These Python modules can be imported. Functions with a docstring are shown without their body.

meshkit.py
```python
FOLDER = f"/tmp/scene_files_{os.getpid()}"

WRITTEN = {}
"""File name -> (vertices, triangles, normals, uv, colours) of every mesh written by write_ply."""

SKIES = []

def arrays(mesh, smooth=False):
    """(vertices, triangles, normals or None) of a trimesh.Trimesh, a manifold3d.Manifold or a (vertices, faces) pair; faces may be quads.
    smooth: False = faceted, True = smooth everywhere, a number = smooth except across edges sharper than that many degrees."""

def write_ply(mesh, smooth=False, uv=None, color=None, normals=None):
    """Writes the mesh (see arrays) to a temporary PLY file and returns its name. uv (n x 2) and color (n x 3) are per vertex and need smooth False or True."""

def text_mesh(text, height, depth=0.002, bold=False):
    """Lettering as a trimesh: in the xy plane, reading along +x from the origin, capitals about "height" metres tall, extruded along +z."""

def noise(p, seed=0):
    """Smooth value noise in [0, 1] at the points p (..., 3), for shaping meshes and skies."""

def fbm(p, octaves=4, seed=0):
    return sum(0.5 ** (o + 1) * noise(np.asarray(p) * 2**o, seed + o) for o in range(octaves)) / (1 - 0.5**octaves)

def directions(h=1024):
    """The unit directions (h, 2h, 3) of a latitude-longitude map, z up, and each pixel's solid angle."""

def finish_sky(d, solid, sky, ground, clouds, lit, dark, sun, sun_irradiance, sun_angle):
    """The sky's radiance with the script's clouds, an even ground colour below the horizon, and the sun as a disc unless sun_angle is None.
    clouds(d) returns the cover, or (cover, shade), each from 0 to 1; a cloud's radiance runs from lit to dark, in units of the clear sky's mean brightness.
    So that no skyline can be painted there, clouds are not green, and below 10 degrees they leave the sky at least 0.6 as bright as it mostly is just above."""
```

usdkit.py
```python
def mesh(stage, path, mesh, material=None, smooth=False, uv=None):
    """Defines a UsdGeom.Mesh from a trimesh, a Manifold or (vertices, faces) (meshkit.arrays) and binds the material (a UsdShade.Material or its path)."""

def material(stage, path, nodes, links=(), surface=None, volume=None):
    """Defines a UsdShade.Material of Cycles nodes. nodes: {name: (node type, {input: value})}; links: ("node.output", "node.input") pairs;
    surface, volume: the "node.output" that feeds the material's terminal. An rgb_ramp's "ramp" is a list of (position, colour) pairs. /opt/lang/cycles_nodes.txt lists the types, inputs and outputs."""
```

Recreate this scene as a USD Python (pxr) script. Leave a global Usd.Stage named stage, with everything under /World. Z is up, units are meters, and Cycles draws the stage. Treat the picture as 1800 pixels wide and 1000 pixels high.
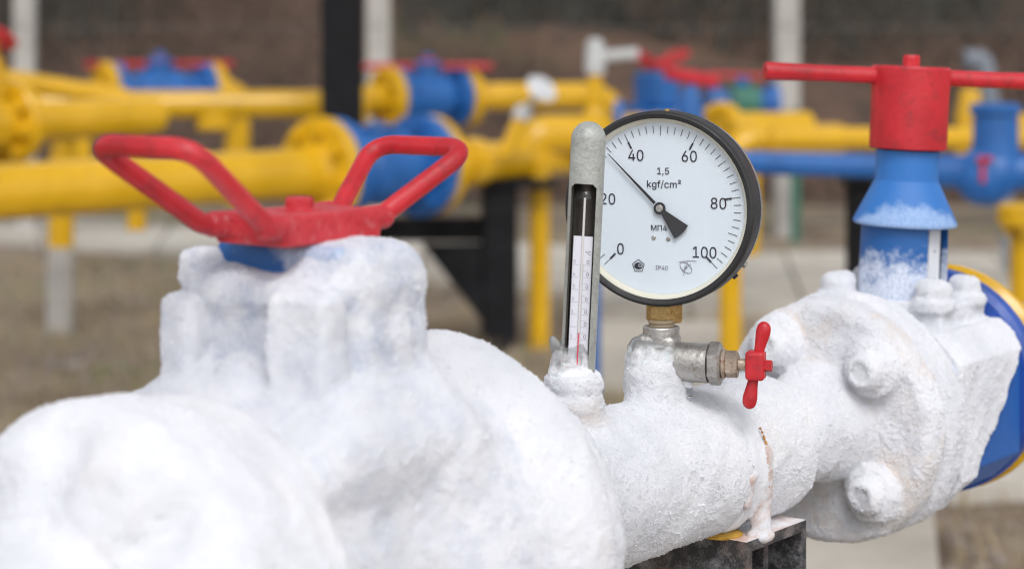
import math
import numpy as np
import trimesh
import manifold3d as m3
import usdkit
import meshkit
from pxr import Usd, UsdGeom, UsdLux, UsdShade, Gf, Sdf, Vt

_material = usdkit.material


def material(st, path, nodes, links=(), surface=None, volume=None):
    for k, (kind, inp) in nodes.items():
        if kind == "noise_texture":
            inp.setdefault("distortion", 0.0)
    return _material(st, path, nodes, links, surface=surface, volume=volume)


usdkit.material = material
stage = Usd.Stage.CreateInMemory()
UsdGeom.SetStageUpAxis(stage, "Z")
UsdGeom.SetStageMetersPerUnit(stage, 1.0)
UsdGeom.Xform.Define(stage, "/World")
UsdGeom.Scope.Define(stage, "/World/Looks")

# ------------------------------------------------------------------ camera
CAM_H = 1.10
cam = UsdGeom.Camera.Define(stage, "/World/camera")
cam.AddTranslateOp().Set(Gf.Vec3d(0, 0, CAM_H))
cam.AddRotateXOp().Set(90.0)
cam.CreateFocalLengthAttr(70.0)
cam.CreateHorizontalApertureAttr(36.0)
cam.CreateVerticalApertureAttr(36.0 * 568 / 1024)
cam.CreateVerticalApertureOffsetAttr(-8.4)
cam.CreateFStopAttr(4.6)
cam.CreateFocusDistanceAttr(1.62)
cam.CreateClippingRangeAttr(Gf.Vec2f(0.05, 2000))
cam.CreateExposureAttr(0.52)

# ------------------------------------------------------------------ sky and sun (bright overcast)
SUN_TO = np.array([0.10, -0.62, 0.78])
SUN_TO /= np.linalg.norm(SUN_TO)
SUN_EL = math.asin(SUN_TO[2])
SUN_ROT = math.atan2(SUN_TO[0], SUN_TO[1])
usdkit.material(stage, "/World/Looks/sky_look", {
    "sky": ("sky_texture", {"sky_type": "single_scattering", "sun_disc": False, "sun_elevation": SUN_EL,
                            "sun_rotation": SUN_ROT, "aerosol_density": 2.0}),
    "co": ("texture_coordinate", {}),
    "n": ("noise_texture", {"scale": 2.2, "detail": 6.0, "roughness": 0.55}),
    "r": ("rgb_ramp", {"ramp": [(0.0, (0.62, 0.62, 0.62)), (0.35, (0.8, 0.8, 0.8)), (0.7, (0.96, 0.96, 0.96))]}),
    "bw": ("rgb_to_bw", {}),
    "cl": ("combine_color", {}),
    "warm": ("mix", {"mix_type": "multiply", "fac": 1.0, "color2": (1.3, 1.31, 1.36)}),
    "mx": ("mix", {}),
    "bg": ("background_shader", {"strength": 0.13})},
    [("co.generated", "n.vector"), ("n.fac", "r.fac"), ("sky.color", "bw.color"), ("bw.val", "cl.r"), ("bw.val", "cl.g"),
     ("bw.val", "cl.b"), ("cl.color", "warm.color1"), ("r.color", "mx.fac"), ("sky.color", "mx.color1"), ("warm.color", "mx.color2"),
     ("mx.color", "bg.color")], surface="bg.background")
dome = UsdLux.DomeLight.Define(stage, "/World/sky")
dome.CreateIntensityAttr(1.0)
UsdShade.MaterialBindingAPI.Apply(dome.GetPrim()).Bind(UsdShade.Material.Get(stage, "/World/Looks/sky_look"))
dome.GetPrim().SetCustomDataByKey("kind", "structure")
sun = UsdLux.DistantLight.Define(stage, "/World/sun")
sun.CreateIntensityAttr(0.20)
sun.CreateAngleAttr(24.0)
sun.CreateColorAttr(Gf.Vec3f(1.0, 0.97, 0.92))
sun.GetPrim().CreateAttribute("inputs:normalize", Sdf.ValueTypeNames.Bool).Set(True)
_r = Gf.Rotation(Gf.Vec3d(0, 0, -1), Gf.Vec3d(*(-SUN_TO).tolist()))
sun.AddTransformOp().Set(Gf.Matrix4d().SetRotate(_r))

# ------------------------------------------------------------------ helpers
used = {}


def numbered(path):
    k = used.get(path, -1) + 1
    used[path] = k
    return path if k == 0 else "%s_%03d" % (path, k)


def M4(loc=(0, 0, 0), rz=0.0, lean=0.0, pitch=0.0):
    """4x4: turn by rz about z, then lean about the world's y axis (top to the right), pitch about x, then move."""
    T = np.eye(4)
    R = trimesh.transformations.rotation_matrix(math.radians(lean), [0, 1, 0]) @ \
        trimesh.transformations.rotation_matrix(math.radians(pitch), [1, 0, 0]) @ \
        trimesh.transformations.rotation_matrix(math.radians(rz), [0, 0, 1])
    T[:3, 3] = loc
    return T @ R


def describe(prim, label=None, cat=None, group=None, kind=None):
    for k, v in (("label", label), ("category", cat), ("group", group), ("kind", kind)):
        if v:
            prim.SetCustomDataByKey(k, v)


def thing(name, label, cat, mat4=None, group=None, kind=None):
    path = numbered("/World/" + name)
    x = UsdGeom.Xform.Define(stage, path)
    if mat4 is not None:
        x.AddTransformOp().Set(Gf.Matrix4d(*np.asarray(mat4).T.ravel().tolist()))
    describe(x.GetPrim(), label, cat, group, kind)
    return path


def part(parent, name, mesh, mat, smooth=32, label=None, kind=None):
    path = numbered(parent + "/" + name)
    m = usdkit.mesh(stage, path, mesh, "/World/Looks/" + mat, smooth=smooth)
    describe(m.GetPrim(), label, None, None, kind)
    return path


def single(name, mesh, mat, label, cat, group=None, kind=None, smooth=32):
    path = numbered("/World/" + name)
    m = usdkit.mesh(stage, path, mesh, "/World/Looks/" + mat, smooth=smooth)
    describe(m.GetPrim(), label, cat, group, kind)
    return path


def raw_mesh(path, v, f, n, mat, primvars=None):
    m = UsdGeom.Mesh.Define(stage, path)
    m.CreatePointsAttr(Vt.Vec3fArray.FromNumpy(np.asarray(v, np.float32)))
    m.CreateFaceVertexCountsAttr(Vt.IntArray.FromNumpy(np.full(len(f), f.shape[1], np.int32)))
    m.CreateFaceVertexIndicesAttr(Vt.IntArray.FromNumpy(np.asarray(f, np.int32).ravel()))
    m.CreateSubdivisionSchemeAttr("none")
    if n is not None:
        m.CreateNormalsAttr(Vt.Vec3fArray.FromNumpy(np.asarray(n, np.float32)))
        m.SetNormalsInterpolation("vertex")
    UsdShade.MaterialBindingAPI.Apply(m.GetPrim()).Bind(UsdShade.Material.Get(stage, "/World/Looks/" + mat))
    return m


def cat_(*ms):
    return trimesh.util.concatenate([x for x in ms if x is not None])


def box(c, size, rz=0.0):
    b = trimesh.creation.box(size)
    b.apply_transform(trimesh.transformations.rotation_matrix(math.radians(rz), [0, 0, 1]))
    b.apply_translation(c)
    return b


def rbox(c, size, r, rz=0.0, seg=12):
    """rounded box: hull of eight spheres"""
    s = m3.Manifold.sphere(r, seg)
    h = [max(x / 2 - r, 1e-5) for x in size]
    ms = [s.translate((sx * h[0], sy * h[1], sz * h[2])) for sx in (-1, 1) for sy in (-1, 1) for sz in (-1, 1)]
    m = m3.Manifold.batch_hull(ms).rotate((0, 0, rz)).translate(tuple(float(x) for x in c))
    return tm(m)


def tm(man):
    mm = man.to_mesh()
    return trimesh.Trimesh(np.array(mm.vert_properties[:, :3], float), np.array(mm.tri_verts), process=False)


def align(a, b):
    """matrix that moves the z axis onto the segment a->b, origin at a"""
    a, b = np.asarray(a, float), np.asarray(b, float)
    T = trimesh.geometry.align_vectors([0, 0, 1], (b - a) / np.linalg.norm(b - a))
    T = T.copy()
    T[:3, 3] = a
    return T


def lathe(profile, seg=40, a=(0, 0, 0), b=(0, 0, 1)):
    """profile: (radius, height) pairs; turned about a->b (height counted in metres from a)"""
    p = np.array(profile, float)
    th = np.linspace(0, 2 * np.pi, seg, endpoint=False)
    n = len(p)
    v = np.stack([np.outer(p[:, 0], np.cos(th)), np.outer(p[:, 0], np.sin(th)), np.repeat(p[:, 1:2], seg, 1)], -1).reshape(-1, 3)
    f = []
    for i in range(n - 1):
        j = np.arange(seg)
        k = (j + 1) % seg
        f.append(np.stack([i * seg + j, i * seg + k, (i + 1) * seg + k], 1))
        f.append(np.stack([i * seg + j, (i + 1) * seg + k, (i + 1) * seg + j], 1))
    m = trimesh.Trimesh(v, np.vstack(f), process=True)
    m.update_faces(m.nondegenerate_faces())
    m.apply_transform(align(a, b))
    return m


def rod(a, b, r, r2=None, seg=24, ch=None):
    L = float(np.linalg.norm(np.asarray(b, float) - np.asarray(a, float)))
    r2 = r if r2 is None else r2
    ch = min(r, r2) * 0.12 if ch is None else ch
    return lathe([(0, 0), (r - ch, 0), (r, ch), (r2, L - ch), (r2 - ch, L), (0, L)], seg, a, b)


def hexnut(a, b, r, seg=6):
    L = float(np.linalg.norm(np.asarray(b, float) - np.asarray(a, float)))
    m = lathe([(0, 0), (r * 0.9, 0), (r, L * 0.12), (r, L * 0.88), (r * 0.9, L), (0, L)], seg, a, b)
    return m


def fillet(pts, rad, steps=8):
    pts = [np.asarray(p, float) for p in pts]
    out = [pts[0]]
    for i in range(1, len(pts) - 1):
        p, a, b = pts[i], pts[i - 1], pts[i + 1]
        da, db = (a - p), (b - p)
        la, lb = np.linalg.norm(da), np.linalg.norm(db)
        da, db = da / la, db / lb
        ang = math.acos(np.clip(da @ db, -1, 1))
        d = min(rad / max(math.tan(ang / 2), 1e-6), la * 0.48, lb * 0.48)
        p0, p1 = p + da * d, p + db * d
        for t in np.linspace(0, 1, steps + 1):
            out.append((1 - t) ** 2 * p0 + 2 * t * (1 - t) * (p * 0.93 + 0.07 * (p0 + p1) / 2) + t * t * p1)
    out.append(pts[-1])
    return np.array(out)


def tube(pts, r, seg=16, caps=True):
    pts = np.asarray(pts, float)
    n = len(pts)
    r = np.broadcast_to(np.asarray(r, float), n)
    t = np.gradient(pts, axis=0)
    t /= np.linalg.norm(t, axis=1, keepdims=True)
    u = np.cross(t[0], [0.13, 0.37, 0.92])
    if np.linalg.norm(u) < 1e-3:
        u = np.cross(t[0], [1, 0, 0])
    u /= np.linalg.norm(u)
    th = np.linspace(0, 2 * np.pi, seg, endpoint=False)
    v = []
    for i in range(n):
        u = u - t[i] * (u @ t[i])
        u /= np.linalg.norm(u)
        w = np.cross(t[i], u)
        v.append(pts[i] + r[i] * (np.outer(np.cos(th), u) + np.outer(np.sin(th), w)))
    v = np.vstack(v)
    f = []
    j = np.arange(seg)
    k = (j + 1) % seg
    for i in range(n - 1):
        f.append(np.stack([i * seg + j, i * seg + k, (i + 1) * seg + k], 1))
        f.append(np.stack([i * seg + j, (i + 1) * seg + k, (i + 1) * seg + j], 1))
    if caps:
        v = np.vstack([v, pts[0], pts[-1]])
        f.append(np.stack([np.full(seg, n * seg), k, j], 1))
        f.append(np.stack([np.full(seg, n * seg + 1), (n - 1) * seg + j, (n - 1) * seg + k], 1))
    return trimesh.Trimesh(v, np.vstack(f), process=False)


def moved(m, T):
    m = m.copy()
    m.apply_transform(T)
    return m


# ------------------------------------------------------------------ materials
def paint(name, col, rough=0.4, var=0.25, scale=9.0, bump=0.15, bscale=120.0, dirt=(0.06, 0.045, 0.03), dirt_amt=0.25, coat=0.0, metallic=0.0, spec=0.5):
    dark = tuple(c * (1 - var) for c in col)
    lite = tuple(min(1, c * (1 + var * 0.6) + 0.01) for c in col)
    usdkit.material(stage, "/World/Looks/" + name, {
        "tc": ("texture_coordinate", {}),
        "n": ("noise_texture", {"scale": scale, "detail": 6.0, "roughness": 0.6}),
        "r": ("rgb_ramp", {"ramp": [(0.3, dark), (0.5, col), (0.72, lite)]}),
        "n2": ("noise_texture", {"scale": scale * 5.3, "detail": 8.0, "roughness": 0.7}),
        "r2": ("rgb_ramp", {"ramp": [(0.54, (0, 0, 0)), (0.66, (dirt_amt,) * 3)]}),
        "mx": ("mix", {"color2": dirt}),
        "nb": ("noise_texture", {"scale": bscale, "detail": 4.0}),
        "b": ("bump", {"strength": bump, "distance": 0.002}),
        "rr": ("map_range", {"from_min": 0.3, "from_max": 0.7, "to_min": rough * 0.8, "to_max": min(1, rough * 1.3)}),
        "p": ("principled_bsdf", {"roughness": rough, "metallic": metallic, "coat_weight": coat, "specular_ior_level": spec})},
        [("tc.object", "n.vector"), ("tc.object", "n2.vector"), ("tc.object", "nb.vector"), ("n.fac", "r.fac"), ("n2.fac", "r2.fac"),
         ("r2.color", "mx.fac"), ("r.color", "mx.color1"), ("mx.color", "p.base_color"), ("nb.fac", "b.height"), ("b.normal", "p.normal"),
         ("n2.fac", "rr.value"), ("rr.result", "p.roughness")], surface="p.BSDF")


def plain(name, col, rough=0.5, metallic=0.0, **kw):
    usdkit.material(stage, "/World/Looks/" + name, {"p": ("principled_bsdf", {"base_color": col, "roughness": rough, "metallic": metallic, **kw})}, [], surface="p.BSDF")


YEL = (0.58, 0.325, 0.007)
BLU = (0.012, 0.097, 0.31)
RED = (0.44, 0.013, 0.02)
paint("yellow_paint", YEL, 0.22, 0.14, 5, 0.06)
paint("blue_paint", BLU, 0.42, 0.22, 9, 0.2, dirt=(0.01, 0.02, 0.08))
paint("dark_blue_paint", (0.012, 0.06, 0.30), 0.42, 0.3, 12, 0.3)
paint("red_paint", RED, 0.42, 0.35, 11, 0.22, 200, dirt=(0.13, 0.016, 0.018), dirt_amt=0.45)
paint("red_cast_paint", (0.42, 0.02, 0.028), 0.46, 0.35, 22, 0.6, 220, dirt=(0.55, 0.2, 0.2), dirt_amt=0.35)
paint("black_steel", (0.006, 0.006, 0.0075), 0.75, 0.3, 9, 0.2, spec=0.2)
paint("grey_metal_paint", (0.42, 0.43, 0.42), 0.5, 0.2, 9, 0.2)
paint("green_paint", (0.02, 0.12, 0.08), 0.5, 0.3, 9, 0.2)
paint("post_concrete", (0.36, 0.34, 0.31), 0.9, 0.2, 6, 0.5, 60)
paint("white_paint", (0.52, 0.53, 0.54), 0.45, 0.1, 9, 0.1)
paint("steel", (0.42, 0.405, 0.38), 0.42, 0.35, 40, 0.35, 300, dirt=(0.18, 0.12, 0.07), dirt_amt=0.6, metallic=0.9)
paint("rusty_steel", (0.40, 0.33, 0.26), 0.45, 0.4, 60, 0.5, 300, dirt=(0.22, 0.07, 0.02), dirt_amt=1.0, metallic=0.7)
paint("brass", (0.50, 0.33, 0.13), 0.36, 0.35, 60, 0.3, 300, dirt=(0.16, 0.08, 0.02), dirt_amt=0.7, metallic=0.9)
paint("gauge_black", (0.012, 0.012, 0.0125), 0.55, 0.2, 20, 0.1, 500)
paint("sleeve_metal", (0.36, 0.37, 0.345), 0.48, 0.2, 60, 0.5, 260, dirt=(0.12, 0.105, 0.09), dirt_amt=0.5, metallic=0.3)
paint("rust", (0.40, 0.19, 0.05), 0.8, 0.6, 90, 0.6, 300, dirt=(0.06, 0.025, 0.01), dirt_amt=1.0)
plain("dial_white", (0.60, 0.665, 0.72), 0.55)
plain("gasket_cream", (0.62, 0.60, 0.50), 0.6)
plain("ink_black", (0.012, 0.012, 0.02), 0.5)
plain("ink_soft", (0.22, 0.22, 0.26), 0.6)
plain("needle_black", (0.02, 0.02, 0.022), 0.42)
plain("card_white", (0.66, 0.66, 0.71), 0.6)
plain("red_spirit", (0.75, 0.03, 0.06), 0.4)
plain("capillary", (0.62, 0.60, 0.58), 0.25)
plain("dark_inside", (0.02, 0.017, 0.015), 0.5)
plain("guard_inside", (0.06, 0.052, 0.046), 0.35, 0.6)
paint("pad_yellow", (0.42, 0.24, 0.03), 0.7, 0.5, 60, 0.4, 300)
plain("tape", (0.22, 0.17, 0.11), 0.7)
plain("plate_white", (0.62, 0.64, 0.68), 0.55)
usdkit.material(stage, "/World/Looks/clear_glass", {
    "lw": ("layer_weight", {"blend": 0.5}), "pw": ("math", {"math_type": "power", "value2": 4.0}), "f": ("math", {"math_type": "multiply_add", "value2": 0.6, "value3": 0.035}), "t": ("transparent_bsdf", {"color": (1.0, 1.0, 1.0)}),
    "g": ("glossy_bsdf", {"color": (1, 1, 1), "roughness": 0.03}), "m": ("mix_closure", {})},
    [("lw.facing", "pw.value1"), ("pw.value", "f.value1"), ("f.value", "m.fac"), ("t.BSDF", "m.closure1"), ("g.BSDF", "m.closure2")], surface="m.closure")
plain("water_drop", (0.95, 0.97, 1.0), 0.02, transmission_weight=1.0, ior=1.33)

FROST_NODES = {
    "tc": ("texture_coordinate", {}),
    "n1": ("noise_texture", {"scale": 9.0, "detail": 5.0, "roughness": 0.6}),
    "base": ("rgb_ramp", {"ramp": [(0.3, (0.52, 0.53, 0.56)), (0.6, (0.63, 0.635, 0.66))]}),
    "n2": ("noise_texture", {"scale": 16.0, "detail": 6.0, "roughness": 0.65}),
    "n3": ("noise_texture", {"scale": 520.0, "detail": 5.0, "roughness": 0.7}),
    "n4": ("voronoi_texture", {"scale": 620.0, "feature": "f1"}),
    "ad": ("math", {"math_type": "multiply_add", "value2": 0.45}),
    "b": ("bump", {"strength": 0.9, "distance": 0.0028}),
    "p": ("principled_bsdf", {"roughness": 0.7, "subsurface_weight": 0.2, "subsurface_scale": 0.003, "subsurface_radius": (0.9, 0.95, 1.0),
                              "subsurface_method": "burley", "specular_ior_level": 0.25})}
FROST_LINKS = [("tc.object", "n1.vector"), ("tc.object", "n2.vector"), ("tc.object", "n3.vector"), ("tc.object", "n4.vector"),
               ("n1.fac", "base.fac"), ("n4.distance", "ad.value1"), ("n3.fac", "ad.value3"), ("ad.value", "b.height"), ("b.normal", "p.normal")]


def frost(name, stain, amount, lo=0.55, hi=0.75, nscale=16.0, rough_bump=0.32):
    nodes = {k: (v[0], dict(v[1])) for k, v in FROST_NODES.items()}
    nodes["b"][1]["strength"] = rough_bump
    nodes["n2"][1]["scale"] = nscale
    nodes["st"] = ("rgb_ramp", {"ramp": [(lo, (0, 0, 0)), (hi, (amount,) * 3)]})
    nodes["mx"] = ("mix", {"color2": stain})
    links = FROST_LINKS + [("n2.fac", "st.fac"), ("st.color", "mx.fac"), ("base.color", "mx.color1"), ("mx.color", "p.base_color")]
    usdkit.material(stage, "/World/Looks/" + name, nodes, links, surface="p.BSDF")


frost("frost", (0.80, 0.71, 0.60), 0.35, 0.56, 0.78)
frost("frost_clean", (0.80, 0.80, 0.82), 0.2)
frost("frost_stained", (0.52, 0.35, 0.20), 0.55, 0.50, 0.72)
frost("frost_rusty", (0.42, 0.24, 0.16), 0.75, 0.40, 0.66, 60.0)
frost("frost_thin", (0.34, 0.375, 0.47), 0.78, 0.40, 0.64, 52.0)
frost("frost_thin_light", (0.42, 0.45, 0.53), 0.6, 0.45, 0.70, 48.0)
frost("frost_grain", (0.6, 0.6, 0.62), 0.3, 0.5, 0.7, 60.0, 0.0)


def frosted_paint(name, col, a, nscale=30.0, lo=-0.12, hi=0.22, cover=(0.74, 0.78, 0.84), maxc=0.93):
    """paint under frost: frost lies where a.(x,y,z,1) + noise is high (object space)"""
    usdkit.material(stage, "/World/Looks/" + name, {
        "tc": ("texture_coordinate", {}), "dot": ("vector_math", {"math_type": "dot_product", "vector2": a[:3]}),
        "n": ("noise_texture", {"scale": nscale, "detail": 8.0, "roughness": 0.7}),
        "n0": ("math", {"math_type": "multiply_add", "value2": 1.5, "value3": a[3] - 0.75}),
        "s": ("math", {"math_type": "add"}),
        "mr": ("map_range", {"from_min": lo, "from_max": hi, "to_min": 0.0, "to_max": maxc, "clamp": True}),
        "n3": ("noise_texture", {"scale": 420.0, "detail": 5.0, "roughness": 0.7}),
        "r3": ("rgb_ramp", {"ramp": [(0.35, (0.55, 0.55, 0.55)), (0.6, (1, 1, 1))]}),
        "mu": ("mix", {"mix_type": "multiply", "fac": 1.0}),
        "mx": ("mix", {"color1": col, "color2": cover}),
        "b": ("bump", {"strength": 0.5, "distance": 0.0015}),
        "ro": ("map_range", {"to_min": 0.42, "to_max": 0.75}),
        "p": ("principled_bsdf", {"roughness": 0.5})},
        [("tc.object", "dot.vector1"), ("tc.object", "n.vector"), ("tc.object", "n3.vector"), ("n.fac", "n0.value1"), ("dot.value", "s.value1"),
         ("n0.value", "s.value2"), ("s.value", "mr.value"), ("mr.result", "mu.color1"), ("n3.fac", "r3.fac"), ("r3.color", "mu.color2"),
         ("mu.color", "mx.fac"), ("mx.color", "p.base_color"), ("n3.fac", "b.height"), ("b.normal", "p.normal"), ("mr.result", "ro.value"),
         ("ro.result", "p.roughness")], surface="p.BSDF")


def ice(name, z0, z1):
    usdkit.material(stage, "/World/Looks/" + name, {
        "tc": ("texture_coordinate", {}), "n": ("noise_texture", {"scale": 90.0, "detail": 6.0, "roughness": 0.65}),
        "sx": ("separate_xyz", {}), "h": ("map_range", {"from_min": z0, "from_max": z1, "to_min": -0.45, "to_max": 0.45}),
        "ad": ("math", {"math_type": "add"}),
        "mr": ("map_range", {"from_min": 0.35, "from_max": 0.75, "to_min": 0.0, "to_max": 1.0, "clamp": True}),
        "n3": ("noise_texture", {"scale": 420.0, "detail": 5.0, "roughness": 0.65}), "b": ("bump", {"strength": 0.6, "distance": 0.002}),
        "b2": ("bump", {"strength": 0.35, "distance": 0.0015}),
        "fr": ("principled_bsdf", {"base_color": (0.66, 0.665, 0.68), "roughness": 0.55, "subsurface_weight": 0.4, "subsurface_scale": 0.005, "subsurface_method": "burley"}),
        "ic": ("principled_bsdf", {"base_color": (0.78, 0.80, 0.79), "roughness": 0.2, "ior": 1.31, "transmission_weight": 0.92}),
        "m": ("mix_closure", {})},
        [("tc.object", "n.vector"), ("tc.object", "n3.vector"), ("tc.object", "sx.vector"), ("sx.z", "h.value"), ("h.result", "ad.value1"), ("n.fac", "ad.value2"),
         ("ad.value", "mr.value"), ("n3.fac", "b.height"), ("b.normal", "fr.normal"), ("n.fac", "b2.height"), ("b2.normal", "ic.normal"),
         ("mr.result", "m.fac"), ("fr.BSDF", "m.closure1"), ("ic.BSDF", "m.closure2")], surface="m.closure")


ice("ice", 0.092, 0.122)
ice("ice_clear", 0.078, 0.118)


def ground_mat(name, stops, scale, rough=0.95, bump=0.6, bscale=25.0, bd=0.02, detail=8.0):
    usdkit.material(stage, "/World/Looks/" + name, {
        "g": ("geometry", {}), "n": ("noise_texture", {"scale": scale, "detail": detail, "roughness": 0.62}),
        "n2": ("noise_texture", {"scale": scale * 11, "detail": 4.0, "roughness": 0.6}),
        "ad": ("math", {"math_type": "multiply_add", "value2": 0.35, "value3": -0.17}), "s": ("math", {"math_type": "add"}),
        "r": ("rgb_ramp", {"ramp": stops}), "nb": ("noise_texture", {"scale": bscale, "detail": 6.0}),
        "b": ("bump", {"strength": bump, "distance": bd}), "p": ("principled_bsdf", {"roughness": rough, "specular_ior_level": 0.2})},
        [("g.position", "n.vector"), ("g.position", "n2.vector"), ("g.position", "nb.vector"), ("n2.fac", "ad.value1"), ("n.fac", "s.value1"), ("ad.value", "s.value2"),
         ("s.value", "r.fac"), ("r.color", "p.base_color"), ("nb.fac", "b.height"), ("b.normal", "p.normal")], surface="p.BSDF")


ground_mat("soil", [(0.30, (0.08, 0.058, 0.042)), (0.45, (0.175, 0.132, 0.094)), (0.57, (0.27, 0.215, 0.15)), (0.68, (0.125, 0.14, 0.055))], 1.5)
ground_mat("bank_soil", [(0.30, (0.030, 0.026, 0.021)), (0.42, (0.062, 0.043, 0.031)), (0.54, (0.13, 0.072, 0.048)), (0.62, (0.085, 0.078, 0.032)), (0.72, (0.05, 0.05, 0.027))], 0.6)
plain("pebble", (0.24, 0.20, 0.165), 0.9)
ground_mat("concrete", [(0.3, (0.31, 0.28, 0.235)), (0.5, (0.42, 0.385, 0.33)), (0.7, (0.50, 0.47, 0.41))], 0.9, 0.9, 0.3, 60.0, 0.004)
plain("dry_grass", (0.30, 0.235, 0.145), 0.8)
plain("dead_brush", (0.13, 0.074, 0.047), 0.85)
plain("dark_brush", (0.040, 0.037, 0.026), 0.85)
plain("green_grass", (0.10, 0.15, 0.035), 0.8)
plain("wire", (0.14, 0.135, 0.125), 0.6, 0.3)


# ------------------------------------------------------------------ pixels of the survey -> places (distance is real, so each thing has its own depth)
def at(px, py, D):
    return np.array([(px - 900) / 3500 * D, D, CAM_H - (py - 80) / 3500 * D])


def on_ground(px, py, z=0.0):
    D = (CAM_H - z) * 3500 / (py - 80)
    p = at(px, py, D)
    p[2] = z
    return p


# ================================================================== SETTING: ground, bank, slabs
def terrain():
    # one sheet reaching far, finer near; rises into a bank beyond the fence
    xs = np.unique(np.concatenate([np.linspace(-400, -30, 14), np.linspace(-30, 30, 121), np.linspace(30, 400, 14)]))
    ys = np.unique(np.concatenate([np.linspace(-400, -6, 14), np.linspace(-6, 13, 40), np.linspace(13, 40, 82), np.linspace(40, 500, 16)]))
    X, Y = np.meshgrid(xs, ys, indexing="ij")
    p = np.stack([X, Y, 0 * X], -1)
    n = meshkit.fbm(p * 0.22, 4, 5) - 0.5
    rise = np.clip((Y - 14.5 + 1.6 * n) / 11.0, 0, 1)
    Z = 5.2 * rise ** 1.25 + np.clip(Y - 26, 0, 400) * 0.05 + 0.9 * n * np.clip((Y - 14) / 4, 0, 1) + 0.05 * (meshkit.fbm(p * 1.7, 3, 9) - 0.5) * (Y < 30)
    Z = np.where(Y < 13, np.minimum(Z, 0.0) * 1.0, Z) - 0.0
    nx, ny = X.shape
    i, j = np.meshgrid(np.arange(nx - 1), np.arange(ny - 1), indexing="ij")
    a = (i * ny + j).ravel()
    f = np.stack([a, a + ny, a + ny + 1, a + 1], 1)
    return X, Y, Z, np.stack([X, Y, Z], -1).reshape(-1, 3), f


TX, TY, TZ, tv, tf = terrain()
cen = tv[tf].mean(1)
def compact(v, f):
    u, inv = np.unique(f, return_inverse=True)
    return v[u], inv.reshape(f.shape)


g_prim = usdkit.mesh(stage, "/World/ground", compact(tv, tf[cen[:, 1] < 13.6]), "/World/Looks/soil", smooth=True)
describe(g_prim.GetPrim(), kind="structure")
b_prim = usdkit.mesh(stage, "/World/hillside", compact(tv, tf[cen[:, 1] >= 13.6]), "/World/Looks/bank_soil", smooth=True)
describe(b_prim.GetPrim(), kind="structure")
from scipy.interpolate import RegularGridInterpolator
TERR = RegularGridInterpolator((TX[:, 0], TY[0]), TZ, bounds_error=False, fill_value=0)


PAVED = []


def slab(name, px, z=0.045, th=0.12, cuts=1):
    """pavement of concrete slabs; px: corner pixels far-left, far-right, near-right, near-left on the ground"""
    q = [on_ground(x, y) for x, y in px]
    PAVED.append(q)
    path = numbered("/World/" + name)
    UsdGeom.Xform.Define(stage, path)
    describe(stage.GetPrimAtPath(path), kind="structure")
    rng = np.random.default_rng(len(px) + cuts)
    for k in range(cuts):
        a, b = k / cuts + 0.002, (k + 1) / cuts - 0.002
        c = [q[0] * (1 - a) + q[1] * a, q[0] * (1 - b) + q[1] * b, q[3] * (1 - b) + q[2] * b, q[3] * (1 - a) + q[2] * a]
        dz = rng.uniform(-0.006, 0.006)
        v = np.array([[*p[:2], h + dz] for h in (z - th, z) for p in c])
        f = [[3, 2, 1], [3, 1, 0], [4, 5, 6], [4, 6, 7]]
        for i in range(4):
            j = (i + 1) % 4
            f += [[i, j, j + 4], [i, j + 4, i + 4]]
        part(path, "slab", trimesh.Trimesh(v, f, process=False), "concrete", smooth=False)


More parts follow.
